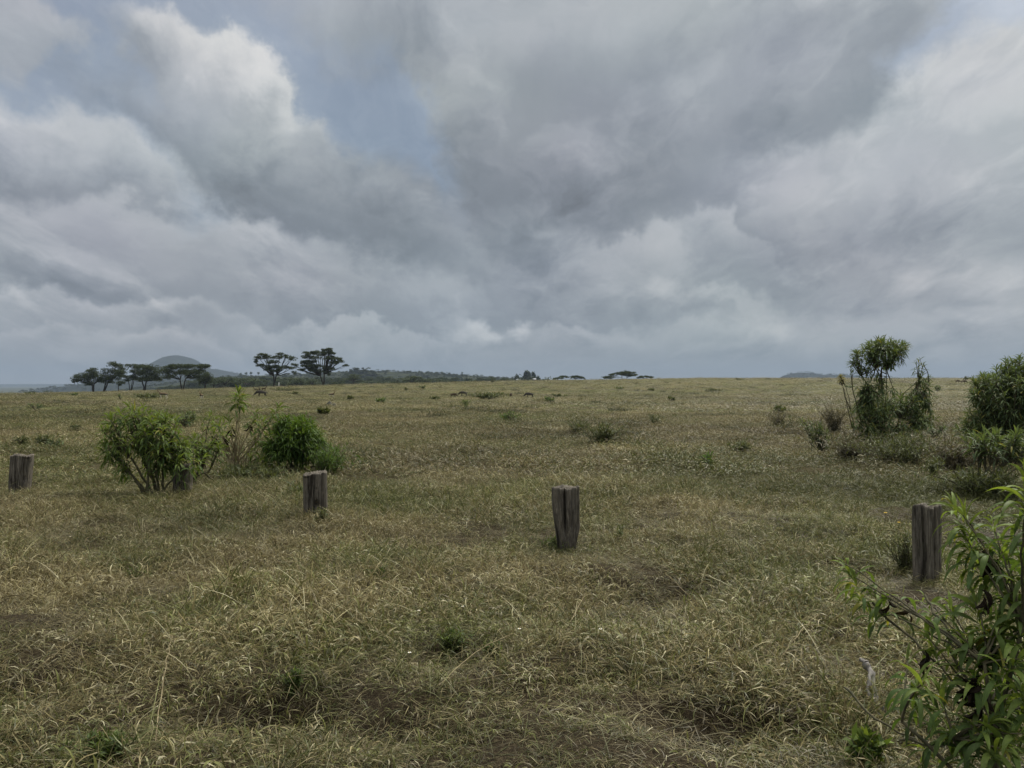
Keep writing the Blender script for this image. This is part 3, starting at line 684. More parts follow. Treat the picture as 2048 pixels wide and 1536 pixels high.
mw, t_ = new_mat('white_paint'); g_ = NG(t_); g_.out(g_.pbsdf(g_.mix(g_.noise(g_.n('ShaderNodeTexCoord').outputs['Object'], 3), (.75, .75, .73), (.5, .5, .48)), .6))
obj('marker_post', wp.mesh('marker_post', mw, b, True), loc=b, label='small white post in front of the dark trees beyond the left tall acacia', cat='post')

# ------------------------------------------------------------------ grass
def blade_strip(mb, P, D, L, W, droop, S, curl, rnd):
    n = len(P)
    C = np.stack([rnd, rng.uniform(0, 1, n)], -1)
    leaves(mb, P, D, L, W, droop, S, None, C, side=norm(rng.normal(0, 1, (n, 3)) * np.array([1, 1, .25])), curl=curl)
def tuft(seed, n, R0, L0, L1, W, up, droop, curl, S=4, longs=0, brightness=0.0):
    global rng
    rng = np.random.default_rng(seed); mb = MB()
    a = rng.uniform(0, 6.28, n); q = rng.uniform(0, 1, n) ** .6 * R0
    P = np.stack([np.cos(a) * q, np.sin(a) * q, rng.uniform(-.02, .03, n)], -1)
    D = norm(np.stack([rng.normal(0, 1, n), rng.normal(0, 1, n), np.abs(rng.normal(up, .35, n)) + .05], -1))
    blade_strip(mb, P, D, rng.uniform(L0, L1, n), rng.uniform(.6, 1.3, n) * W, droop * rng.uniform(.4, 1.6, n), S, curl, np.clip(rng.beta(2, 2.2, n) + brightness, 0, 1))
    if longs:
        m = longs; a = rng.uniform(0, 6.28, m)
        P = np.stack([np.cos(a) * R0 * .5, np.sin(a) * R0 * .5, np.zeros(m)], -1)
        D = norm(np.stack([rng.normal(0, 1, m), rng.normal(0, 1, m), rng.uniform(.4, 1.3, m)], -1))
        blade_strip(mb, P, D, rng.uniform(L1 * 1.2, L1 * 2.3, m), W * .8, rng.uniform(.5, 2.0, m), 7, .5, rng.uniform(.6, 1, m))
    return mb.mesh('grass_tuft', M_grass)
near = []
for k in range(4): near.append(tuft(100 + k, 95, .17, .05, .14, .0050, .8, 2.0, 1.1, 4, 0))            # curly dry
for k in range(3): near.append(tuft(110 + k, 90, .20, .06, .17, .0036, .35, 1.0, .9, 4, 1))            # matted
for k in range(3): near.append(tuft(120 + k, 80, .11, .07, .19, .0042, 1.5, 1.9, .6, 5, 0))           # upright
for k in range(2): near.append(tuft(130 + k, 40, .18, .05, .12, .0080, 1.0, 3.4, 1.2, 5, 0, .42))      # pale curled leaf tips
near.append(tuft(140, 14, .25, .22, .45, .0042, .45, 1.0, .9, 8, 0, .25))                              # long fallen straws
nearC = hidden_collection('near_tuft', near)
far = []
for k in range(5): far.append(tuft(200 + k, 80, .32, .04, .13, .0105, .7, 1.8, 1.1, 3, 0, .06))
for k in range(2): far.append(tuft(210 + k, 46, .22, .07, .19, .010, 1.3, 1.6, .7, 3, 0))
farC = hidden_collection('far_tuft', far)
rng = np.random.default_rng(21)
BARE = [gpt(px, py) + (r_, s_) for px, py, r_, s_ in [(500,1425,.36,1),(760,1490,.25,.8),(1480,1455,.3,.8),(90,1130,.8,.55),(850,1130,.7,.6),(1350,1180,.55,.75),(300,1330,.4,.6),(620,1070,.18,.9),(1900,1490,.4,.5),(1000,1480,.3,.5),(140,1060,.8,.4),(1200,1300,.3,.4)]]
GREENS = [(from_row(px, py)[:2], r_, s_) for px, py, r_, s_ in [(1140,1100,.45,.7),(780,1005,1.0,.6),(950,1010,1.2,.45),(590,1350,.2,.6),(200,1500,.2,.7),(900,1290,.3,.6),(1000,1260,.5,.3),(700,990,1.5,.5),(640,960,1.3,.5),
        (430,960,2,.4),(300,1120,.5,.5),(260,1140,.3,.5),(1600,960,1.6,.4),(1450,890,3,.5),(1650,930,2,.4),(560,1010,1.1,.5),(1480,1010,1,.4),(750,1120,.5,.5),(350,1050,1,.4),(1200,880,2.5,.5),(1300,920,2,.2),(1850,940,3,.5),(1950,980,2,.5),(820,850,3,.3),(1820,1130,.5,.6)]]
def green_field(x, y):
    g = .38 - .08 * np.clip((9 - y) / 4, 0, 1) + .07 * np.clip((y - 14) / 20, 0, 1) + fbm(x, y, 5.0, 3, 41) * 1.05 + fbm(x, y * 1.0, 1.1, 2, 47) * .8 + fbm(x, y * 1.6, 28, 3, 49) * .8
    for (c, r_, s_) in GREENS: g = g + s_ * (.8 if r_ < .9 else .28) * np.exp(-((x - c[0]) ** 2 + (y - c[1]) ** 2) / (r_ * r_))
    return np.clip(g, 0.02, .98)
def grass_band(y0, y1, dens, ulim=.80, pad=1.5):
    area = (y1 * y1 - y0 * y0) * ulim + 2 * pad * (y1 - y0); n = int(area * dens)
    y = np.sqrt(rng.uniform(y0 * y0, y1 * y1, n)); x = rng.uniform(-1, 1, n) * (y * ulim + pad)
    return x, y
pts = []; 
def emit(x, y, smin, smax, zs, nproto, upr_idx, thin, coll, name, baremul=1.0):
    g = green_field(x, y); m = fbm(x, y, 1.6, 3, 61); m2 = fbm(x, y, .55, 2, 63)
    keep = rng.uniform(0, 1, len(x)) < np.clip(thin + m * 1.1 + m2 * 1.8 + .1 * (y < 6), .16, 1)
    for bx, by, br_, bs in BARE:
        keep &= ~((rng.uniform(0, 1, len(x)) < bs * .45 * baremul) & ((x - bx) ** 2 + (y - by) ** 2 * 1.4 < br_ * br_ * rng.uniform(.6, 1.4, len(x))))
    x, y, g, m = x[keep], y[keep], g[keep], m[keep]; n = len(x)
    s = rng.uniform(smin, smax, n) * (1 + m * .8 + fbm(x, y, .55, 2, 63) * .9) * (1 + .10 * np.clip((7 - y) / 3, 0, 1))
    z = gz(x, y)
    P = np.stack([x, y, z - .004], -1)
    S = np.stack([s, s, s * zs * rng.uniform(.75, 1.25, n)], -1)
    idx = rng.choice(len(nproto), n, p=np.array(nproto) / sum(nproto))
    br = np.clip(.86 + fbm(x, y, 3.0, 3, 71) * .9 + fbm(x, y * 1.8, 22, 3, 73) * .7 + rng.normal(0, .08, n), .5, 1.35)
    scatter(name, P, rng.uniform(0, 6.28, n), S, idx, coll, g, br, tilt=rng.normal(0, .12, (n, 2)))
    return n
x, y = grass_band(1.5, 13, 120)
for fx, fy in [gpt(1135, 1098), gpt(1856, 1152), gpt(633, 1040), gpt(40, 984), gpt(368, 988)]:
    x = np.append(x, fx + rng.normal(0, .17, 90)); y = np.append(y, fy - .12 + rng.normal(0, .12, 90))
n1 = emit(x, y, .75, 1.25, 1.0, [10,10,10,10,12,12,12,5,5,5,13,13,0.5], None, .95, nearC, 'near_grass')
x, y = grass_band(1.5, 9.5, 46)      # flattened dead litter that covers the soil
nl_ = len(x); z = gz(x, y); s_l = rng.uniform(.8, 1.3, nl_)
scatter('dead_litter', np.stack([x, y, z - .006], -1), rng.uniform(0, 6.28, nl_), np.stack([s_l, s_l, s_l * .22], -1), rng.integers(4, 7, nl_), nearC, np.clip(.12 + fbm(x, y, .8, 2, 83) * .8, 0, .6), np.clip(.55 + fbm(x, y, .7, 2, 81) * .8, .25, .95), tilt=rng.normal(0, .06, (nl_, 2)))
x, y = grass_band(13, 42, 24)
n2 = emit(x, y, .9, 1.5, .85, [4,4,4,4,4,3,3], None, .85, farC, 'middle_grass')
x, y = grass_band(42, 110, 3.4)
n3 = emit(x, y, 1.8, 3.0, .45, [4,4,4,4,4,3,3], None, .85, farC, 'distant_grass')
x, y = grass_band(110, 262, .55)
n4 = emit(x, y, 3.2, 5.5, .26, [4,4,4,4,4,2,2], None, .9, farC, 'crest_grass')
cx_, cy_ = grass_band(22, 235, .0075); nk = 7
keep_ = rng.uniform(0, 1, len(cx_)) < np.clip(30 / cy_ + .35 + fbm(cx_, cy_, 25, 2, 91), 0, 1); cx_, cy_ = cx_[keep_], cy_[keep_]
x = (cx_[:, None] + rng.normal(0, .35, (len(cx_), nk))).ravel(); y = (cy_[:, None] + rng.normal(0, .3, (len(cx_), nk))).ravel(); s_l = rng.uniform(1.0, 2.4, len(x))
scatter('low_scrub', np.stack([x, y, gz(x, y)], -1), rng.uniform(0, 6.28, len(x)), np.stack([s_l, s_l, s_l * rng.uniform(.9, 1.7, len(x))], -1), rng.integers(5, 7, len(x)), farC, np.full(len(x), .95), rng.uniform(.38, .75, len(x)))
print('GRASS', n1, n2, n3, n4)

# ------------------------------------------------------------------ shrubs
UPV = np.array([0, 0, 1.])
def whorl(mb, P, A, n, L, W, span, droop=1.6, S=5, fold=.25, g0=.15, g1=.9, lo=.12, hi=1.75, curl=.15):
    """n leaves set round a stem tip P along axis A over a length span"""
    A = norm(np.asarray(A, float)); ref = np.array([1., .2, 0]); U = norm(np.cross(A, ref)); Vv = np.cross(A, U)
    t = np.linspace(0, 1, n) ** 1.1; az_ = np.arange(n) * 2.39996 + rng.uniform(0, 6)
    pol = lo + (hi - lo) * t + rng.normal(0, .12, n)
    D = np.cos(pol)[:, None] * A + np.sin(pol)[:, None] * (np.cos(az_)[:, None] * U + np.sin(az_)[:, None] * Vv)
    Pp = np.asarray(P) - A * (t * span)[:, None]
    Ls = L * np.interp(t, [0, .25, .7, 1], [.55, .9, 1, .85]) * rng.uniform(.8, 1.15, n)
    C = np.stack([rng.uniform(0, 1, n), np.clip(g0 + (g1 - g0) * t + rng.normal(0, .12, n), 0, 1)], -1)
    leaves(mb, Pp, D, Ls, Ls * W, droop * rng.uniform(.6, 1.3, n), S, fold, C, curl=curl)
def region(cx, cy, rx, ry, n, Y, dep=1.0, surf=.55):
    """tips spread over an ellipsoid, mostly near its skin"""
    out = []; s = Y / F
    for k in range(n):
        d_ = norm(rng.normal(0, 1, 3)); 
        if d_[2] < -.55: d_[2] *= -.6; d_ = norm(d_)
        r = rng.uniform(surf, 1) ** .7
        c = pt(cx, cy, Y); out.append(c + d_ * r * np.array([rx * s, rx * s * dep, ry * s]))
    return out
def shrub(label, bpx, bpy, tips, group=None, Lf=.2, W=.17, nl=16, stem_r=.012, mat=None, stem=None, droop=1.6, S=5, span=.22,
          sprays=2, dead=0, nstem=7, name='shrub', Yb=None, cat='shrub', hub_h=.35, low=(0, 0), fold=.25, curl=.15, spread=.15, extra_stems=(), dead_tips=(), via=None):
    b = from_row(bpx, bpy) if Yb is None else ground(bpx, Yb)
    Yb = b[1]; root = thing(name, label, cat, b, group)
    fm = MB(); sm = MB(); dm = MB()
    T = []
    for t in tips:
        if isinstance(t, tuple): q = pt(t[0], t[1], Yb + (t[2] if len(t) > 2 else rng.normal(0, .25))); T.append((q, t[3] if len(t) > 3 else nl, t[4] if len(t) > 4 else 1.))
        else: T.append((t, nl, 1.))
    T = [(q, n_, f_) for q, n_, f_ in T]
    # main stems run from the foot through hubs, twigs leave hubs for the tips
    hubs = []; cents = [q for q, _, _ in T]
    for k in range(0 if via else min(nstem, len(cents))):
        q = cents[int(k * len(cents) / nstem)]
        h_ = b + (q - b) * hub_h + rng.normal(0, .03, 3); h_[2] = max(h_[2], b[2] + .12)
        st = b + np.array([rng.normal(0, spread), rng.normal(0, spread), -.05])
        P = curve(st, h_, .3, 6, .04, .1); tube(sm, P, np.linspace(stem_r * 1.6, stem_r, 6), 6); hubs.append(h_)
    if via: hubs_via = [pt(v[0], v[1], Yb + (v[2] if len(v) > 2 else 0)) for v in via]
    for q, n_, f_ in T:
        h_ = min(hubs_via, key=lambda h: np.linalg.norm((q - h) * np.array([1.6, .3, 1])) + (2 if h[2] > q[2] + .6 else 0)) if via else min(hubs, key=lambda h: np.linalg.norm((q - b) / max(np.linalg.norm(q - b), 1e-6) - (h - b) / max(np.linalg.norm(h - b), 1e-6)))
        P = curve(h_, q, .3, 8, .025, .05); tube(sm, P, np.linspace(stem_r, stem_r * .35, 8), 5)
        A = norm(norm(P[-1] - P[-3]) + UPV * .6)
        whorl(fm, q, A, int(n_), Lf * f_, W, span * f_, droop, S, fold, curl=curl)
        for k in range(sprays):       # smaller side sprays down the stem
            p = P[rng.integers(3, 7)]; a2 = norm(rng.normal(0, 1, 3) + UPV * .4); e = p + a2 * Lf * rng.uniform(.5, 1.2)
            tube(sm, [p, e], [stem_r * .5, stem_r * .3], 4)
            whorl(fm, e, a2, max(5, int(n_ * .55)), Lf * .85 * f_, W, span * .7, droop * 1.2, S, fold, .45, 1., curl=curl)
        for k in range(dead):
            p = P[rng.integers(2, 6)]; whorl(dm, p, -UPV + rng.normal(0, .3, 3), 4, Lf * .6, W * 1.1, span * .4, 1, S, .6, .2, 1., .1, 1., 1.5)
    for e in extra_stems:
        pts_ = [pt(p[0], p[1], Yb + (p[2] if len(p) > 2 else 0)) for p in e]
        t = np.linspace(0, 1, len(pts_)); tt = np.linspace(0, 1, 4 * len(pts_)); pts_ = np.array(pts_)
        pp = np.stack([np.interp(tt, t, pts_[:, k]) for k in range(3)], -1); pp[1:-1] = (pp[:-2] + pp[1:-1] * 2 + pp[2:]) / 4
        tube(sm, pp, np.linspace(stem_r * 1.0, stem_r * .5, len(tt)), 5)
    for p in dead_tips:
        q = pt(p[0], p[1], Yb + p[2]); whorl(dm, q, -UPV + rng.normal(0, .2, 3), p[3] if len(p) > 3 else 9, Lf * .65, W * 1.3, span * .6, .8, S, .7, .2, 1, .05, .8, 1.8)
    for k in range(low[0]):           # low side growth at the foot
        q = b + np.array([rng.normal(0, low[1]), rng.normal(0, low[1] * .6), rng.uniform(.1, .35)])
        tube(sm, curve(b, q, .3, 5), [stem_r * .6] * 5, 4); whorl(fm, q, UPV + rng.normal(0, .4, 3), nl * .7 // 1 and int(nl * .7), Lf * .8, W, span, droop, S, fold, .5, 1.)
    obj('stem', sm.mesh('stem', stem or M_stem, b, True), root)
    obj('foliage', fm.mesh('foliage', mat or M_leaf, b, fold is not None), root)
    if dm.n: obj('dead_leaves', dm.mesh('dead_leaves', M_leaf_dead, b), root)
    return root, b
def Yrow(py): return F * H / (py - 768)
rng = np.random.default_rng(77)
# A: leafy shrub at the left
Ya = from_row(315, 994)[1]
t = region(264,856,62,50,12,Ya) + region(322,868,54,46,12,Ya) + [(258,812,0,12),(272,818,.2,10),(240,822,.1,12),(300,826,0,12),(214,850,0,10),(352,862,0,10),(372,888,.1,10)] + region(290,892,62,26,10,Ya) + region(222,900,26,20,4,Ya) + region(352,912,30,30,9,Ya) + region(275,930,50,22,4,Ya) + region(240,935,14,12,2,Ya) + region(350,942,16,14,3,Ya)
t += [(262,822,0),(248,835,.1),(300,838,-.1),(330,845,0),(205,890,0),(392,925,-.2,14,1.),(410,915,0,12,1.)]
shrub('large drooping green shrub with bare lower stems, furthest left of the leafy shrubs', 315, 994, t, Lf=.21, W=.135, nl=15, stem_r=.013, droop=2.0, sprays=2, dead=1, nstem=11, hub_h=.45, spread=.09, S=5)
# small yellow-green shrub right of A
Yb_ = from_row(400, 966)[1]
t = region(398,898,32,28,9,Yb_) + region(428,900,16,20,4,Yb_) + [(420,832,.3,12),(448,845,.3,8),(405,865,.2,8),(440,870,0,8)]
shrub('loose yellow-green shrub between the drooping shrub and the twiggy one', 400, 966, t, Lf=.2, W=.14, nl=12, droop=1.8, sprays=1, nstem=5, dead=1)
# B: twiggy shrub with leaf tufts on bare stems
ds = []
for k in range(34):
    a = rng.uniform(-1, 1); x0 = 470 + rng.normal(0, 8); x1 = x0 + a * 52 + rng.normal(0, 5); y1 = rng.uniform(835, 900) + abs(a) * 18
    ds.append([(x0, 945), (x0 + (x1 - x0) * .4 + rng.normal(0, 2), 945 - (945 - y1) * .5), (x1, y1, rng.normal(0, .4))])
ds += [[(474,945),(470,905),(476,860),(481,822),(480,792)]]
t = [(478,786,0,30,1.15),(484,796,.1,16,1.),(470,797,-.1,14,1.),(424,828,0,14),(512,826,0,16),(520,836,.1,12),(506,842,0,10),(436,852,.1,12),(422,862,.1,12),(446,868,.1,10),(530,872,.1,12),(516,890,.1,12),(545,905,.1,12),(500,912,.1,10),(528,842,0,12),(560,812,0,16),(553,822,0,10),(545,838,0,10),(530,850,0,10),(458,842,0,7),(462,862,0,7),(540,868,.2,10),(548,890,.2,12),(535,905,.2,12),(524,920,.2,10),(455,880,0,5)]
shrub('twiggy shrub with bare tan stems and a leaf tuft standing highest', 470, 945, t, Lf=.25, W=.16, nl=14, droop=1.9, sprays=0, nstem=8, stem=M_stem_dry, stem_r=.009, extra_stems=ds, dead_tips=[(452,888,0),(462,868,0,7),(428,885,0,6),(500,858,0,6),(470,900,.1,5)], hub_h=.3)
# C: dense round bright bush
Yc_ = from_row(585, 944)[1]
t = region(590,884,52,52,52,Yc_, 1, .65) + [(600,838,0,16),(575,842,0,14),(625,846,0,14),(550,858,0,14),(645,866,0,14),(655,892,0,14),(662,918,0,14),(538,880,0,12),(612,832,.1,10)] + region(555,910,30,30,10,Yc_) + region(625,905,26,30,10,Yc_)
shrub('dense round bright green bush behind the second post', 585, 944, t, Lf=.23, W=.13, nl=22, mat=M_leaf_bright, droop=1.7, sprays=2, nstem=9, hub_h=.5, low=(10, .6))
def fern(label, px, py, w, h, n, mat, Lf=.16, name='weed', cat='plant', group=None, W=.05, Yb=None):
    """feathery low plant: thin stems with fine leaves"""
    b = from_row(px, py) if Yb is None else ground(px, Yb); s = b[1] / F
    root = thing(name, label, cat, b, group); fm = MB(); sm = MB()
    for k in range(n):
        tip = b + np.array([rng.normal(0, w * .33) * s, rng.normal(0, w * .3) * s, h * s * rng.uniform(.45, 1)])
        P = curve(b + np.array([rng.normal(0, w * .1) * s, rng.normal(0, w * .1) * s, -.02]), tip, .3, 8, .03, .15)
        tube(sm, P, np.linspace(.004, .002, 8) * max(1, s * 110), 4)
        m = 26; tt = rng.uniform(.15, 1, m) * 7; i0 = np.minimum(tt.astype(int), 6); f = (tt - i0)[:, None]
        pp = P[i0] * (1 - f) + P[i0 + 1] * f
        D = norm(rng.normal(0, 1, (m, 3)) + UPV * .7)
        leaves(fm, pp, D, Lf * rng.uniform(.4, 1, m), Lf * W * 2, .6, 2, None, np.stack([rng.uniform(0, 1, m), rng.uniform(0, 1, m)], -1))
    obj('stem', sm.mesh('stem', M_stem, b, True), root); obj('foliage', fm.mesh('foliage', mat, b), root)
    return root
fern('soft bright green ferny clump at the right foot of the round bush', 652, 950, 90, 62, 52, M_leaf_bright, .15)
# bushes further behind on the left
for (px, py, rx, ry, n, lb, mt) in [(372,858,24,18,16,'small greyish bush with thin trunks behind the twiggy shrub, right one of two',M_leaf_grey),(322,852,22,16,12,'small greyish bush half hidden behind the top of the drooping shrub',M_leaf_grey),
        (70,822,22,8,16,'low spreading green bush near the left crest',M_leaf_grey),(40,892,17,8,7,'small flat-topped shrub on thin stems above the leftmost post',M_leaf_weed),(87,893,13,12,9,'small dark upright shrub with layered branches right of the leftmost post',M_leaf_weed),
        (108,895,15,8,7,'low grey-green bush beside the small dark upright shrub',M_leaf_grey),(150,863,18,6,7,'faint low bush in the left middle distance',M_leaf_weed),(1019,842,24,9,14,'low green bush in the middle of the field below the warthogs',M_leaf_bright),
        (934,815,19,8,13,'green leafy bush in the field left of the long hedge-like clump',M_leaf),(1417,936,12,14,7,'small bright green seedling bush in open grass right of centre',M_leaf_bright),
        (240,800,8,6,6,'tiny round bush on the slope below the leftmost acacias',M_leaf_grey),(112,806,9,4,6,'small dark bush on the left slope under the large acacia group',M_leaf_weed),
        (1870,880,26,18,9,'thin pale-green shrub with dark dead leaves between the tall shrub and the big bush',M_leaf_grey),(1842,862,18,16,8,'light green side bush at the right foot of the tall shrub',M_leaf)]:
    b_ = from_row(px, py); s_ = b_[1] / F
    t = region(px, py - ry * 1.15, rx, ry, n, b_[1])
    lf = np.clip(ry * s_ * .55, .14, .32)
    shrub(lb, px, py, t, Lf=lf, W=.22, nl=12, mat=mt, droop=1.3, sprays=2, nstem=4, stem_r=.012 * max(1, s_ * 60), span=lf * 1.1, S=3, fold=None, name='bush', dead=1 if px == 1870 else 0, cat='bush')
# tiny bushes on the crest and slopes
fern_list = [(845,778,5,5),(812,781,4,4),(985,765,6,5),(1877,783,9,8),(1556,831,10,12),(590,790,5,4),(1100,805,10,5),(1115,795,14,4),(1345,802,9,5),(1240,779,8,3),(1305,782,7,3),(1430,783,10,3),(1700,776,12,3),(1930,760,14,5),(1480,760,9,2),(150,793,8,3),(60,790,7,3),(700,800,7,4),(760,805,8,4),(645,830,9,5),(870,800,7,4)]
for k, (px, py, w_, h_) in enumerate(fern_list):
    fern('tiny dark tuft of scrub out on the grassland' if k not in (3, 4) else ('dead dark branching bush on the right slope' if k == 3 else 'small dark spiky bush in the open grass left of the tall shrub'), px, py, w_ * 2, h_ * 1.5, 9, M_leaf_weed if k % 3 else M_leaf_grey,
         .35, 'bush', 'bush', 'tiny scrub tufts dotted over the grassland' if k not in (3, 4) else None, .2)
# long low hedge-like clumps
for (px, py, w_, h_, n_, lb, mt) in [(978,799,44,8,46,'long olive clump of tall grass in front of the warthogs',M_leaf_weed),(1205,888,60,30,60,'dark green feathery weed clump in the centre-right grass',M_leaf_weed),(1160,868,36,18,24,'low faded weed clump left of the feathery dark one',M_leaf_weed),
        (1668,862,34,34,70,'purplish grey seed-head shrub topped with yellow beside the tall shrub',M_purple),(300,798,40,6,26,'flat dark bush strip behind the left gazelle',M_leaf_weed),(565,783,40,5,22,'long green grassy strip below the tall acacia pair',M_leaf_weed),
        (1560,850,34,22,26,'grey thorny weed patch left of the broom-like bush',M_purple),(1310,850,30,14,18,'soft olive weed tuft in the right middle grass',M_leaf_weed),(1480,905,34,14,22,'dark green low weeds in the right middle grass',M_leaf_weed),
        (1800,925,150,40,90,'tangled grey-green undergrowth at the foot of the tall shrub',M_leaf_weed),(1700,918,70,40,50,'tangled weeds at the left foot of the tall shrub',M_purple),(1900,935,120,46,90,'tangled undergrowth between the tall shrub and the big bush',M_purple),(620,1000,60,20,30,'green weeds behind the second post',M_leaf_weed),
        (470,958,110,20,26,'tangled weeds at the foot of the twiggy shrub',M_leaf_weed),(560,962,80,20,24,'tangled weeds at the foot of the round bush',M_leaf_weed),(1960,990,120,34,60,'weeds round the bare stems of the umbrella-like shrub',M_leaf_weed)]:
    fern(lb, px, py, w_ * 1.45, h_ * 1.6, int(n_ * 1.3), mt, .15 if py > 840 else .4, 'weed_clump', 'weeds', W=.06 if py > 840 else .12)
fern('yellow flowering tops above the purplish seed-head shrub', 1672, 850, 34, 34, 26, M_yellow_top, .12, 'weed_clump', 'weeds')
# E: broom-like bush
ex = []
for k in range(26):
    a = rng.normal(0, 1); x1 = 1640 + a * 20; y1 = 832 + abs(a) * 14 + rng.uniform(0, 16); ex.append([(1640 + rng.normal(0, 4), 905), (1640 + a * 9, 875), (x1, y1, rng.normal(0, .3))])
ex += [[(1655,895),(1668,878),(1680,850)],[(1665,885),(1662,868),(1655,850)],[(1640,905),(1615,882),(1592,860)],[(1660,890),(1680,870),(1692,852)],[(1640,905),(1612,850),(1596,832)]]
Ye = from_row(1640, 905)[1]; t = region(1636,868,26,26,30,Ye) + region(1610,845,20,10,8,Ye)
shrub('upright broom-like bush with spiky bare tips left of the tall shrub', 1640, 905, t, Lf=.11, W=.2, nl=10, mat=M_leaf_grey, droop=.4, sprays=2, nstem=5, stem_r=.008, extra_stems=ex, S=3, fold=None, span=.2)
# D: tall shrub
Yd = from_row(1762, 902)[1]
t = region(1764,697,42,20,34,Yd,1,.5) + region(1733,708,24,14,8,Yd) + region(1798,694,20,12,7,Yd) + region(1760,722,28,10,8,Yd)
t += [(1768,678,0),(1755,680,.1),(1782,680,0),(1808,690,0,16),(1725,706,0,16),(1708,722,0,16),(1714,730,.1,14),(1704,727,0,12),(1733,730,0,16),(1740,745,0,12),(1728,742,.1,16),(1745,755,0,9),(1722,750,0,12),(1760,760,.1,7),
      (1838,722,0,12,.9),(1846,730,0,9,.9),(1833,728,0,7),(1845,748,0,12),(1856,755,0,16),(1850,765,.1,16),(1860,768,0,12),(1838,762,0,10),(1848,778,0,12)]
t += region(1745,792,30,26,18,Yd) + region(1775,842,76,52,74,Yd) + region(1775,812,62,34,34,Yd) + region(1830,820,34,34,24,Yd) + region(1735,835,30,34,16,Yd) + region(1862,845,18,16,6,Yd) + region(1765,874,66,24,34,Yd)
ex = [[(1762,902),(1752,880),(1745,850,.1)],[(1765,902),(1778,885),(1790,860,-.1)],[(1765,902),(1800,880),(1830,850,.1)],[(1762,902),(1765,880)],[(1758,902),(1742,885),(1735,860,.2)],[(1790,860,-.1),(1800,835,-.2)],[(1758,900),(1760,835,.2)],
      [(1765,900),(1770,830),(1773,770),(1773,728)],[(1765,900),(1764,800),(1762,730)],[(1768,770),(1755,745),(1750,730)],[(1775,860),(1798,800),(1812,782),(1830,768)],[(1858,765),(1856,745),(1846,728)],[(1750,830),(1735,770),(1722,748)],
      [(1720,890),(1703,850),(1692,800),(1686,775)],[(1726,860),(1714,810),(1705,780),(1702,745),(1700,738)],[(1705,780),(1704,755),(1707,742)],[(1773,748),(1760,742),(1750,728)]]
shrub('tallest shrub with an umbrella tuft on long bare stems against the sky', 1762, 902, t, Lf=.21, W=.16, nl=14, mat=M_leaf_grey, droop=1.5, sprays=1, nstem=16, stem_r=.014, extra_stems=ex, hub_h=.4, S=4, span=.2, spread=.3, dead=0, via=[(1773,740),(1763,742),(1751,738),(1722,752),(1732,775),(1848,784),(1838,766),(1745,850,.1),(1790,860,-.1),(1830,850,.1),(1765,880),(1735,860,.2),(1800,835,-.2),(1760,835,.2)], dead_tips=[(1733,745,0),(1770,730,0),(1760,728,0),(1835,770,0)])
rP, bP = shrub('thin stem carrying one pale dried pompom of leaves at the horizon', 1722, 893, [(1682,752,0,34,.62),(1681,755,0,30,.62),(1684,757,.05,22,.6)], Lf=.24, W=.16, mat=M_leaf_pale, droop=2.2, sprays=0, nstem=1, stem_r=.012, span=.16, hub_h=.5, dead_tips=[(1684,765,0,12)])
# F: big bush at the right edge
Yf = from_row(2030, 930)[1]
t = region(2020,790,78,55,70,Yf,1,.7) + region(2085,770,80,60,45,Yf,1,.7) + region(1975,850,40,40,34,Yf,1,.7) + region(2060,860,90,50,60,Yf,1,.6) + region(1942,868,26,22,10,Yf) + region(2035,735,30,18,14,Yf) + region(1975,765,26,14,8,Yf) + [(1992,738,0,14),(2012,722,0,14),(2040,714,0,14),(1962,764,0,12),(1945,790,0,14),(1938,822,0,14),(1932,850,0,14),(2000,735,.2,10)]
shrub('big dense dark bush filling the right edge', 2030, 930, t, Lf=.24, W=.13, nl=18, mat=M_leaf_grey, droop=1.5, sprays=2, nstem=12, stem_r=.016, hub_h=.45, S=4, span=.22, spread=.3, low=(8, .9))
# G: umbrella-like shrub in front of it
Yg = from_row(1965, 988)[1]
t = region(1995,878,60,20,24,Yg,.9,.5) + region(1948,884,22,14,6,Yg) + region(2040,890,34,22,11,Yg)
shrub('lighter green umbrella-like shrub on bare forked stems in front of the big bush', 1965, 988, t, Lf=.2, W=.15, nl=12, mat=M_leaf_grey, droop=1.3, sprays=0, nstem=5, stem_r=.013, hub_h=.5, S=4, spread=.25,
      extra_stems=[[(1956,985),(1957,940),(1956,905)],[(1962,985),(1972,940),(1960,905)],[(1985,985),(1992,950),(2000,925)],[(1990,985),(2003,950),(1998,915)],[(1935,985),(1905,962),(1866,952)],[(1925,970),(1912,948),(1900,932)],[(1995,975),(2020,945),(2045,930)]])
fern('small light green seedling shrub beside the curved bare twig', 1866, 955, 30, 34, 16, M_leaf_weed, .15, 'weed_clump', 'weeds')
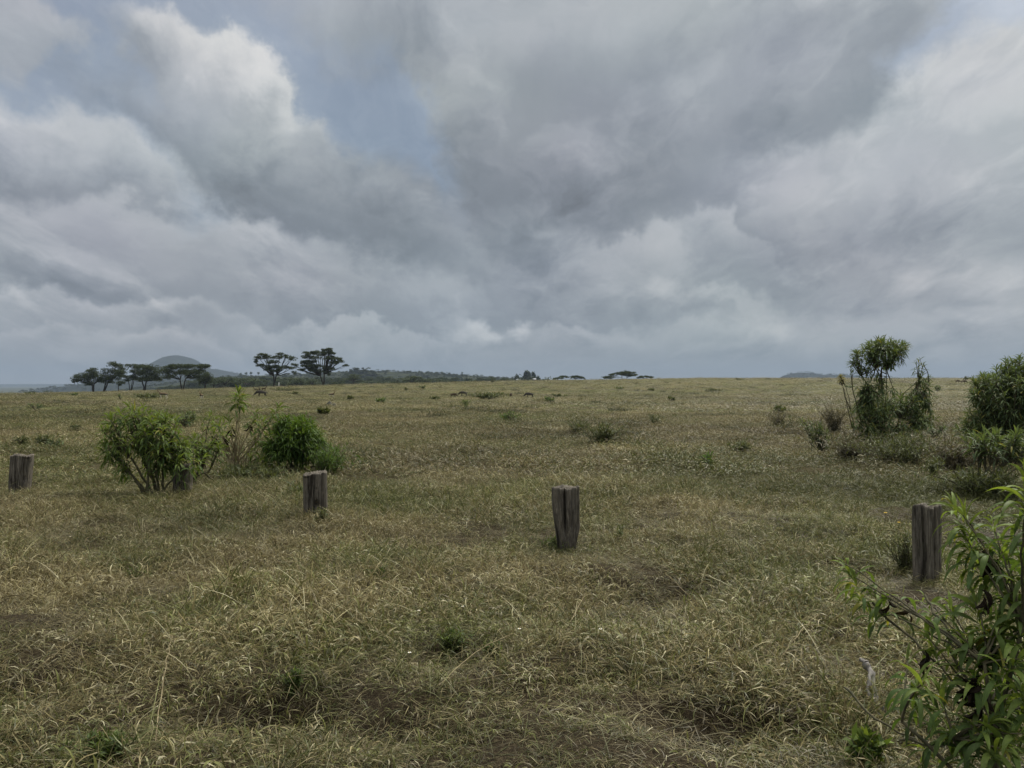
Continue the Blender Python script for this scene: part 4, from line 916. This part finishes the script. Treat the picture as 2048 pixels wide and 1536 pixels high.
# H: near plant at the lower right
rng = np.random.default_rng(31)
HT = []   # (px, py, depth, leaves, size)
for px, py, Yq, n_, f_ in [(1928,1045,3.3,18,1.05),(1930,1085,3.3,12,1.),(2052,990,2.9,16,1.1),(2058,1050,3.0,14,1.),(2010,1110,3.2,14,.9),(1700,1160,3.5,10,.85),(1745,1195,3.45,12,.8),(1722,1215,3.5,8,.75),
        (1950,1215,3.2,16,1.),(1900,1230,3.3,10,.9),(2020,1205,3.1,14,.95),(1860,1290,3.2,10,.9),(1990,1290,3.1,14,.95),(2045,1270,3.0,14,1.),(1835,1385,3.2,12,.9),(1880,1400,3.1,12,1.),(1950,1380,3.0,14,1.),(2030,1390,2.9,16,1.),
        (1815,1330,3.3,7,.7),(1910,1330,3.15,10,.8),(1980,1460,2.9,14,1.),(2050,1480,2.8,14,1.),(1900,1480,3.0,10,.9),(1850,1210,3.35,5,.8),(2060,1160,3.0,14,1.),(1985,1060,3.25,7,.8),(2040,1330,2.9,14,1.),(1960,1150,3.3,12,.9),(2000,1510,2.8,14,1),(1930,1290,3.1,8,.8)]:
    HT.append((px, py, Yq, n_, f_))
bH = ground(1975, 2.9); bH[0] = (1985 - 1024) / F * 2.95
rootH = thing('shrub', 'nearest large-leaved shrub filling the lower right corner', 'shrub', bH)
fm = MB(); sm = MB(); dm = MB()
hubs = [bH + np.array([dx, dy, dz]) for dx, dy, dz in [(-.12,.1,.25),(.05,.15,.35),(.2,0,.4),(-.3,.15,.3),(.0,.1,.55),(.15,.1,.7)]]
for h_ in hubs: tube(sm, curve(bH + rng.normal(0, .03, 3) - np.array([0, 0, .1]), h_, .3, 7), np.linspace(.010, .007, 7), 8)
HT += [(int(rng.uniform(1850, 2060)), int(rng.uniform(1330, 1525)), rng.uniform(2.85, 3.2), 12, .8) for _ in range(9)] + [(int(rng.uniform(1950, 2060)), int(rng.uniform(1130, 1330)), rng.uniform(2.9, 3.25), 11, .8) for _ in range(4)]
HT += [(2052,965,2.95,12,.9),(1905,1020,3.35,9,.8),(1690,1140,3.5,8,.8),(1955,1100,3.3,10,.9)]
for px, py, Yq, n_, f_ in [(a, b - 12, c, d_, e) for a, b, c, d_, e in HT]:
    q = pt(px, py, Yq); h_ = min(hubs, key=lambda h: np.linalg.norm(h - q) + (5 if h[2] > q[2] - .05 else 0))
    P = curve(h_, q, .35, 12, .018, .12); tube(sm, P, np.linspace(.0055, .0025, 12), 7)
    A = norm(norm(P[-1] - P[-4]) + UPV * 1.1)
    whorl(fm, q, A, n_ + 4, .168 * f_, .145, .17 * f_, 2.3, 9, .22, -.1, .9, .1, 1.6, .15)
    for k in range(3):                    # single older leaves down the stem
        p = P[rng.integers(5, 11)]; dd = norm(np.array([[rng.normal(), rng.normal(), .2]]))
        leaves(fm, p[None], dd, .14, .027, 2.6, 9, .2, np.array([[rng.uniform(0, 1), rng.uniform(.6, 1)]]), curl=.15)
for px, py, Yq, n_ in [(1990,1165,3.2,9),(1965,1340,3.1,10),(1945,1400,3.0,12),(1955,1440,3.0,8),(1820,1250,3.35,3),(1775,1240,3.4,3),(1985,1330,3.1,6),(1850,1350,3.2,3),(1970,1230,3.1,4)]:
    whorl(dm, pt(px, py - 20, Yq), -UPV + rng.normal(0, .2, 3), n_, .09, .28, .06, .8, 6, .8, .2, 1, .05, .7, 2.4)
for e in [[(1900,1300,3.2),(1960,1400,3.0),(2030,1510,2.8)],[(1745,1205,3.45),(1800,1260,3.35),(1880,1330,3.2),(1960,1420,3.0)],[(1690,1375,3.5),(1755,1440,3.3),(1830,1480,3.2)],[(1850,1190,3.35),(1880,1240,3.2),(1930,1310,3.1)],[(2030,1200,3.1),(1985,1130,3.2),(1960,1100,3.3)],[(1800,1480,3.2),(1880,1490,3.1),(1980,1480,3.0)]]:
    P = np.array([pt(*p) for p in e]); tt = np.linspace(0, len(P) - 1, 10); P = np.stack([np.interp(tt, range(len(P)), P[:, k]) for k in range(3)], -1); P[1:-1] += rng.normal(0, .006, (8, 3)); tube(sm, P, np.linspace(.006, .004, 10), 6)
obj('stem', sm.mesh('stem', M_stem, bH, True), rootH); obj('foliage', fm.mesh('foliage', M_leaf, bH, True), rootH); obj('dead_leaves', dm.mesh('dead_leaves', M_leaf_dead, bH), rootH)
# small leafy plants in the near grass
for (px, py, w_, h_, n_, lb, mt) in [(1730,1535,60,60,16,'small broad-leaved green plant at the bottom edge left of the near shrub',M_leaf),(210,1520,70,50,60,'bright green feathery clump at the bottom left',M_tuft),(585,1390,36,46,30,'bright green feathery sprig in the left foreground grass',M_tuft),
        (905,1300,50,40,36,'green feathery clump in the centre foreground grass',M_tuft),(985,1325,34,36,26,'smaller green feathery clump right of the centre foreground clump',M_tuft),(755,1160,34,24,24,'small green tuft left of the centre post',M_tuft),(280,1165,44,30,30,'green tuft in the left grass below the drooping shrub',M_tuft),
        (1810,1140,70,80,50,'feathery weed with yellow flowers at the left of the right post',M_leaf_weed),(1480,1020,30,20,16,'small green tuft in the grass right of the centre post',M_tuft),(1240,1085,14,34,8,'single upright green weed right of the centre post',M_tuft),
        (1115,1105,60,30,40,'green weeds round the foot of the centre post',M_tuft),(645,1050,30,30,20,'green weeds at the right foot of the second post',M_leaf_weed)]:
    fern(lb, px, py, w_, h_, n_, mt, .05 if px not in (1730,) else .09, 'weed', 'plant', W=.09 if px != 1730 else .14)

# ------------------------------------------------------------------ posts
def post(label, px, top, foot, wpx, kind, seed, depth=1.0, twist=0.0, Yov=None):
    Yp = Yov or Yrow(foot); b = ground(px, Yp); s = Yp / F; hh = H + (768 - top) / F * Yp - b[2]; a = wpx * s / 2
    r = np.random.default_rng(seed); n = 96; m = 40; th = np.linspace(0, 2 * math.pi, n, endpoint=False)
    zz = np.concatenate([[-.25], np.linspace(0, 1, m)]) ; V = []
    ph = r.uniform(0, 6.28, 14); fr = r.integers(5, 40, 14)
    for k, z in enumerate(zz):
        e = 4.5; rx = (np.abs(np.cos(th)) ** e + np.abs(np.sin(th) / depth) ** e) ** (-1 / e)
        g = sum(np.sin(fr[q] * th + ph[q] + z * r_ * .6) for q, r_ in zip(range(14), [.5, -.4, .3, .6, -.5, .2, .4, -.3, .5, .1, -.2, .3, .4, -.6])) * .0015 + (vnoise(th * 9 / 6.2832 * 3, z * 2.5 + seed, seed) - .5) * .045 + (vnoise(th * 60 / 6.2832, z * 3 + seed * 3, seed + 5) - .5) * .022
        rad_ = rx * (1 + g)
        def notch(c, w, d): return -d * np.exp(-((np.angle(np.exp(1j * (th - c)))) / w) ** 2)
        # th = -pi/2 faces the camera, th=0 points right
        if kind == 3:
            rad_ = rad_ + notch(-math.pi / 2 - .24, .11, .72) * sst((z - .22) / .3) + notch(-1.05, .06, .16) * sst((z - .35) / .2)
            rad_ = rad_ + notch(-.62, .07, .22) * sst((z - .30) / .1)
            rad_ *= 1 - .36 * (1 - sst((z + .1) / .9)); rad_ = rad_ + .17 * np.exp(-((th - 6.15) / .38) ** 2) * np.exp(-((z - .38) / .20) ** 2) 
            rad_ = rad_ + .10 * np.exp(-((np.angle(np.exp(1j * (th + 1.35)))) / .2) ** 2) * np.exp(-((z - .50) / .1) ** 2)
        elif kind == 2:
            rad_ = rad_ + notch(-1.02, .07, .26) + notch(-1.75, .03, .07) + notch(-2.1, .03, .06)
            rad_ = rad_ + notch(-1.50, .16, .5) * np.exp(-((z - .32) / .07) ** 2) + notch(-1.55, .05, .2) * np.exp(-((z - .68) / .02) ** 2)
        elif kind == 1:
            rad_ = rad_ + notch(-.98, .05, .35) * np.exp(-((z - .62) / .5) ** 2) + notch(-1.25, .03, .10) + notch(-.85, .09, .45) * np.exp(-((z - .42) / .07) ** 2)
            rad_ = rad_ * (1 - .12 * (1 - z) * (np.cos(th) > 0))
        elif kind == 4:
            rad_ = rad_ + notch(-1.5, .06, .38) + notch(-1.05, .03, .12) + notch(-2.0, .03, .08) + notch(-.8, .03, .1)
        else: rad_ = rad_ + notch(-1.4, .05, .15)
        cx = 0; lean = {1: .10, 3: -.05 , 2: -.02, 4: -.02, 5: .0}[kind]
        x = rad_ * np.cos(th) * a + lean * a * 2 * z; y = rad_ * np.sin(th) * a
        topj = {1: -.05, 2: .22, 3: .03, 4: -.06, 5: 0}[kind]
        zc = z * hh + (x / a * topj * a * .6 + .012 * np.sin(3 * th + seed) * (kind != 2) + g * .3) * (z > .97)
        V.append(np.stack([x, y, zc], -1))
    # chamfer and hollowed end grain
    last = V[-1]; c = last.mean(0)
    for f_, dz in [(.94, .010), (.7, .006), (.4, -.006), (.15, -.01)]:
        q = c + (last - c) * f_; q[:, 2] = last[:, 2] * f_ + c[2] * (1 - f_) + dz + r.normal(0, .003, n); V.append(q)
    V.append(np.array([[c[0], c[1], c[2] - .008]])); k = len(V) - 1
    rows = k; VV = np.concatenate(V)
    i, j = np.meshgrid(np.arange(rows - 1), np.arange(n), indexing='ij'); j2 = (j + 1) % n
    Q = np.stack([i * n + j, i * n + j2, (i + 1) * n + j2, (i + 1) * n + j], -1).reshape(-1, 4)
    Tt = np.array([[(rows - 1) * n + q, (rows - 1) * n + (q + 1) % n, rows * n] for q in range(n)])
    o = obj('wooden_post', make_mesh('wooden_post', VV, quads=Q, tris=Tt, smooth=True, mat=M_wood), loc=tuple(b), label=label, cat='post', group='row of cut-off weathered wooden posts')
    o.rotation_euler.z = twist
    return b, s
post('leftmost wooden post, squarish and leaning slightly right', 40, 911, 984, 38, 1, 1, .8, .25)
post('grey wooden post half hidden behind the drooping shrub', 366, 930, 988, 34, 5, 5, .9, .2)
post('squarish post with slanting top and dark hole, in front of the round bush', 631, 947, 1032, 46, 2, 2, .9, .32, Yov=Yrow(1040))
post('centre post, deeply split and narrowing towards the ground', 1133, 976, 1096, 53, 3, 3, .8, .05)
post('tall straight grey post behind the near shrub on the right', 1854, 1013, 1152, 46, 4, 4, .85, .3)

# grey dead root lying in the grass
b = from_row(1745, 1420); s_ = b[1] / F; mb = MB()
def px3(px, py, dy=0., up=0.): q = pt(px, py, b[1] + dy); return q
for pts_, r0, r1 in [([(1733,1328,.18),(1742,1345,.14),(1746,1368,.08),(1752,1395,.02),(1758,1420,-.06)], .019, .012), ([(1741,1342,.14),(1736,1362,.08),(1738,1385,.04),(1745,1410,-.03),(1752,1432,-.08)], .011, .007),
                     ([(1733,1328,.18),(1728,1322,.22),(1720,1318,.26)], .015, .006), ([(1756,1410,-.03),(1768,1424,-.05),(1780,1438,-.1)], .016, .006)]:
    P = np.array([pt(px, py, b[1] + dy) for px, py, dy in pts_]); tt = np.linspace(0, len(P) - 1, 16); P = np.stack([np.interp(tt, range(len(P)), P[:, k]) for k in range(3)], -1)
    P[:, 2] = np.maximum(P[:, 2], gz(P[:, 0], P[:, 1]) + .03); P += rng.normal(0, .004, P.shape)
    tube(mb, P, np.linspace(r0, r1, 16) * (1 + .25 * np.sin(np.arange(16) * 1.7)), 9)
obj('dead_root', mb.mesh('dead_root', M_deadwood, b, True), loc=tuple(b), label='twisted grey dead root lying in the grass left of the near shrub', cat='root')

# long dry stalks arching over the grass, each a thing
G7 = 'long bare dry stalks arching over the foreground grass'
for k, (a_, b_, up_) in enumerate([((880,1385),(1030,1290),.07),((1120,1320),(1172,1215),.10),((310,1500),(345,1300),.08),((905,1380),(1130,1368),.05),((780,1290),(700,1260),.06),((440,1240),(400,1200),.04),((1390,1215),(1330,1160),.06),((60,1370),(180,1280),.05),((1560,1330),(1640,1250),.06),((700,1120),(600,1060),.04),((1420,1420),(1540,1330),.06)]):
    A0 = from_row(*a_); B0 = from_row(*b_); A0[2] += .03; B0[2] += up_
    m_ = (A0 + B0) / 2 + np.array([rng.normal(0, .04), 0, up_ * 1.1]); tt = np.linspace(0, 1, 12)[:, None]
    P = (1 - tt) ** 2 * A0 + 2 * tt * (1 - tt) * m_ + tt * tt * B0 + rng.normal(0, .003, (12, 3)); mb = MB(); tube(mb, P, np.linspace(.0032, .0018, 12), 5)
    obj('dry_stalk', mb.mesh('dry_stalk', M_stem_dry, A0, True), loc=tuple(A0), label='thin bare dry stalk arching low over the foreground grass', cat='stalk', group=G7)

# small flowers
def petal_mat(nm, c):
    m, t = new_mat(nm); g = NG(t); g.out(g.pbsdf(g.mix(g.noise(g.n('ShaderNodeTexCoord').outputs['Object'], 90), c, tuple(v * .75 for v in c)), .6)); return m
MW, MY = petal_mat('white_petal', (.75, .74, .68)), petal_mat('yellow_petal', (.70, .48, .03))
def flower_meshes(mp):
    st = MB(); tube(st, [(0, 0, -.05), (.005, 0, .08), (0, .004, .16)], [.002, .002, .0015], 5)
    pm = MB(); n = 9; a = np.arange(n) * 2 * math.pi / n; D = np.stack([np.cos(a), np.sin(a), np.full(n, .25)], -1)
    leaves(pm, np.tile([0, .004, .16], (n, 1)), D, .017, .009, .3, 3, .1, np.zeros((n, 2)), side=np.stack([-np.sin(a), np.cos(a), np.zeros(n)], -1))
    cm = MB(); tube(cm, [(0, .004, .158), (0, .004, .165)], [.005, .003], 8)
    return st.mesh('stalk', M_stem), pm.mesh('petals', mp), cm.mesh('flower_centre', MY)
FW, FY = flower_meshes(MW), flower_meshes(MY)
def flower(px, py, fm_, label, group, sc__=1.0):
    b = from_row(px, py + 6); o = thing('wildflower', label, 'flower', b, group, rng.uniform(0, 6)); o.scale = (sc__,) * 3
    for nm, me in zip(('stalk', 'petals', 'flower_centre'), fm_): obj(nm, me, o)
for px, py in [(925,1242),(838,1250),(1038,1290),(405,1222),(580,930),(590,932),(1075,1000),(1100,1018),(500,950),(560,975),(700,1060),(960,1060),(1010,1100),(1200,1290),(820,1340),(140,1090),(330,1010),(1330,1040),(1510,1090),(1600,1020),(1270,960)]:
    flower(px, py, FW, 'tiny white daisy-like flower in the grass', 'tiny white flowers scattered in the grass', .7 if py > 1000 else 1.1)
flower(1770, 1058, FY, 'yellow flower highest on the feathery weed left of the right post', None, 1.3)
flower(1797, 1072, FY, 'yellow flower in the middle of the feathery weed left of the right post', None, 1.1)
flower(1826, 1112, FY, 'yellow flower closest to the foot of the right post', None, 1.1)

# ------------------------------------------------------------------ animals
def animal_mat(nm, kind):
    m, t = new_mat(nm); g = NG(t); tc = g.n('ShaderNodeTexCoord').outputs['Object']; f = g.noise(tc, 14, 5, .7)
    if kind == 'warthog': c = g.ramp(f, [(.3, (.030, .026, .022)), (.7, (.075, .066, .056))])
    elif kind == 'brown': c = g.ramp(f, [(.3, (.045, .030, .018)), (.7, (.10, .068, .042))])
    else:
        sp = g.n('ShaderNodeSeparateXYZ'); g.L.new(tc, sp.inputs[0])
        c = g.ramp(sp.outputs[2], [(0, (.58, .54, .46)), (.46, (.60, .56, .48)), (.475, (.015, .012, .010)), (.545, (.015, .012, .010)), (.56, (.16, .115, .07)), (1, (.17, .12, .075))], 'LINEAR')
    g.out(g.pbsdf(c, .8, .2)); return m
MWH, MBR, MGZ = animal_mat('warthog_hide', 'warthog'), animal_mat('brown_hide', 'brown'), animal_mat('gazelle_coat', 'gazelle')
def skin_mesh(name, verts, edges, radii, mat, root=0):
    me = bpy.data.meshes.new(name); me.from_pydata(verts, edges, []); o = bpy.data.objects.new(name, me); col.objects.link(o)
    md = o.modifiers.new('skin', 'SKIN'); 
    if not me.skin_vertices: 
        bpy.context.view_layer.update()
    lay = me.skin_vertices[0] if me.skin_vertices else None
    if lay is None:
        bpy.context.view_layer.objects.active = o; bpy.ops.object.select_all(action='DESELECT'); o.select_set(True); bpy.ops.mesh.customdata_skin_add(); lay = me.skin_vertices[0]
    for i, r_ in enumerate(radii): lay.data[i].radius = r_ if isinstance(r_, tuple) else (r_, r_); lay.data[i].use_root = (i == root)
    md.use_smooth_shade = True; md.branch_smoothing = .6
    o.modifiers.new('sub', 'SUBSURF').levels = 2; o.modifiers['sub'].render_levels = 2
    dg = bpy.context.evaluated_depsgraph_get(); dg.update(); nm = bpy.data.meshes.new_from_object(o.evaluated_get(dg)); nm.name = name
    bpy.data.objects.remove(o); nm.materials.clear(); nm.materials.append(mat); return nm
def quadruped(kind, mat):
    V, E, Rr = [], [], []
    def v(p, r, frm=None):
        V.append(p); Rr.append(r); 
        if frm is not None: E.append((frm, len(V) - 1))
        return len(V) - 1
    # head points along -x, length about 1.2 m for the warthog
    if kind == 'warthog':
        rump = v((.42, 0, .52), .13); mid = v((.12, 0, .53), (.17, .19), rump); ch = v((-.22, 0, .54), (.18, .21), mid); nk = v((-.42, 0, .52), (.14, .16), ch); hd = v((-.56, 0, .42), (.11, .12), nk); mz = v((-.70, 0, .28), (.075, .07), hd); sn = v((-.78, 0, .20), (.07, .05), mz)
        legs = [(-.24, .10, .36), (.38, .10, .36)]; t1 = v((.53, 0, .52), .03, rump); t2 = v((.60, 0, .40), .012, t1); v((.62, 0, .28), .02, t2)
        lr = (.065, .036, .026, .03)
        for sgn in (-1, 1): e = v((-.47, sgn * .11, .60), .025, nk); v((-.46, sgn * .15, .67), .012, e)
    else:
        rump = v((.34, 0, .60), .11); mid = v((.10, 0, .58), (.12, .13), rump); ch = v((-.20, 0, .58), (.13, .15), mid); nk = v((-.34, 0, .70), (.065, .07), ch); n2 = v((-.42, 0, .84), (.045, .05), nk); hd = v((-.48, 0, .92), (.05, .05), n2); mz = v((-.60, 0, .87), (.026, .026), hd)
        legs = [(-.22, .07, .44), (.33, .07, .46)]; t1 = v((.44, 0, .60), .018, rump); v((.47, 0, .48), .012, t1); lr = (.05, .022, .014, .016)
        for sgn in (-1, 1):
            h1 = v((-.46, sgn * .025, .98), .010, hd); h2 = v((-.42, sgn * .04, 1.10), .009, h1); v((-.40, sgn * .03, 1.20), .005, h2); e = v((-.43, sgn * .05, .95), .012, hd); v((-.40, sgn * .10, .99), .008, e)
    for (lx, ly, lz), par, hind in ((legs[0], ch, False), (legs[1], rump, True)):
        for sgn in (-1, 1):
            st = .05 * sgn
            a_ = v((lx, sgn * ly, lz), lr[0], par)
            if hind: k1 = v((lx - .05 + st, sgn * ly, lz * .74), lr[1] * 1.3, a_); k2 = v((lx + .06 + st, sgn * ly, lz * .45), lr[2] * 1.1, k1); k3 = v((lx + .02 + st, sgn * ly, .06), lr[2], k2)
            else: k1 = v((lx + .02 + st * .6, sgn * ly, lz * .62), lr[1], a_); k2 = v((lx + st, sgn * ly, lz * .42), lr[2] * 1.1, k1); k3 = v((lx + st * 1.2, sgn * ly, .06), lr[2], k2)
            v((V[k3][0] - .03, V[k3][1], .015), lr[3], k3)
    return skin_mesh(kind, V, E, Rr, mat)
WART = quadruped('warthog', MWH); GAZ = quadruped('gazelle', MGZ)
WARTB = WART.copy(); WARTB.materials.clear(); WARTB.materials.append(MBR)
GAZB = GAZ.copy(); GAZB.materials.clear(); GAZB.materials.append(MBR)
M_tusk = petal_mat('tusk_ivory', (.62, .58, .48))
tk = MB()
for sgn in (-1, 1): tube(tk, [(-.70, sgn * .06, .25), (-.73, sgn * .13, .27), (-.74, sgn * .14, .33)], [.016, .012, .004], 6)
TUSK = tk.mesh('tusks', M_tusk, smooth=True)
mn = MB(); n = 120; tq = rng.uniform(0, 1, n); leaves(mn, np.stack([-.48 + tq * .75, rng.normal(0, .02, n), .66 + .03 * np.sin(tq * 3)], -1), np.stack([np.full(n, .8), rng.normal(0, .2, n), np.full(n, .5)], -1), .14, .012, 1.2, 3, None, np.ones((n, 2)))
MANE = mn.mesh('mane', M_leaf_dead)
def animal(kind, px, py, rz, label, scale=1., body=None, group=None, Yov=None):
    b = from_row(px, py) if Yov is None else ground(px, Yov)
    o = thing(kind, label, kind if kind != 'warthog' else 'warthog', b, group, rz); o.scale = (scale,) * 3
    obj('body', body, o)
    if kind == 'warthog': obj('tusks', TUSK, o); obj('mane', MANE, o)
    return b
G8 = 'warthogs grazing on the open grassland'
print('WART at', from_row(1058, 795))
animal('warthog', 1059, 796, .1, 'dark warthog walking left with lowered head in the centre of the field', 1.0, WART, G8)
animal('warthog', 1022, 796, 1.75, 'small dark warthog facing away, just left of the walking warthog', .85, WARTB, G8)
animal('warthog', 927, 793, .15, 'grey-green warthog grazing above the leafy bush left of the olive clump', 1.0, WART, G8)
animal('warthog', 907, 795, 2.9, 'low brown warthog with head down, leftmost of those in the field centre', .75, WARTB, G8)
animal('warthog', 523, 794, .2, 'dark grey warthog below the brown antelopes near the tall acacia pair', 1.25, WART, G8)
animal('warthog', 1915, 763.5, 3.3, 'left one of two brown warthogs near the crest by the big right bush', 1.0, WARTB, G8, 178)
animal('warthog', 1927, 764.5, 3.0, 'right one of two brown warthogs near the crest by the big right bush', 1.15, WARTB, G8, 175)
G9 = 'antelopes standing on the left slope'
animal('gazelle', 326, 799, .3, 'pale gazelle with black side stripe walking left behind the drooping shrub', 1.05, GAZ, G9)
animal('gazelle', 664, 797, 2.7, 'pale striped gazelle above the grey rock below the acacia pair', .9, GAZ, G9)
animal('gazelle', 403, 801, 1.6, 'pale gazelle seen end-on in the left middle distance', .9, GAZ, G9)
animal('antelope', 512, 784, .4, 'brown antelope furthest left of three near the crest', .9, GAZB, G9)
animal('antelope', 519, 784, 1.7, 'brown antelope standing upright in the middle of three near the crest', 1.1, GAZB, G9)
animal('antelope', 528, 784, 2.9, 'brown antelope furthest right of three near the crest', 1.1, GAZB, G9)
# grey rock
def rock(px, py, w_, h_, label, seed):
    b = from_row(px, py); s = b[1] / F; r = np.random.default_rng(seed); nu, nv = 28, 14; V = []
    for j in range(nv + 1):
        for i in range(nu):
            th, ph = i / nu * 6.2832, j / nv * math.pi; d_ = np.array([math.cos(th) * math.sin(ph), math.sin(th) * math.sin(ph), math.cos(ph)])
            q = 1 + .5 * float(fbm(np.array(d_[0] * 2 + seed), np.array(d_[1] * 2 + d_[2] * 1.7), 1., 4, seed)); V.append(d_ * q * np.array([w_ * s / 2, w_ * s / 2 * .8, h_ * s * .9]))
    Q = [[j * nu + i, (j + 1) * nu + i, (j + 1) * nu + (i + 1) % nu, j * nu + (i + 1) % nu] for j in range(nv) for i in range(nu)]
    obj('rock', make_mesh('rock', V, quads=Q, smooth=True, mat=M_deadrock), loc=tuple(b), label=label, cat='rock')
m_, t_ = new_mat('dark_rock'); g_ = NG(t_); f_ = g_.noise(g_.n('ShaderNodeTexCoord').outputs['Object'], 4, 6, .7); g_.out(g_.pbsdf(g_.ramp(f_, [(.35, (.045, .045, .038)), (.6, (.14, .14, .12)), (.72, (.4, .39, .34))]), .9, .2, f_, .6)); M_deadrock = m_
rock(659, 812, 12, 9, 'dark grey rock with a pale top in the grass below the striped gazelle', 3); rock(668, 812, 9, 6, 'smaller dark rock touching the right side of the pale-topped rock', 8)
# ------------------------------------------------------------------ haze
zt = 235.; zb = -60.; w_ = 10600.
V = [(-w_, -w_, zb), (w_, -w_, zb), (w_, w_, zb), (-w_, w_, zb), (-w_, -w_, zt), (w_, -w_, zt), (w_, w_, zt), (-w_, w_, zt)]
m, t = new_mat('haze_air'); pv = t.nodes.new('ShaderNodeVolumePrincipled'); pv.inputs['Color'].default_value = (.39, .48, .62, 1)
pv.inputs['Density'].default_value = 1.45e-4; pv.inputs['Anisotropy'].default_value = .0
o_ = t.nodes.new('ShaderNodeOutputMaterial'); t.links.new(pv.outputs[0], o_.inputs['Volume'])
hz = obj('haze', make_mesh('haze', V, faces=[(0, 3, 2, 1), (4, 5, 6, 7), (0, 1, 5, 4), (1, 2, 6, 5), (2, 3, 7, 6), (3, 0, 4, 7)], mat=m), kind='stuff')
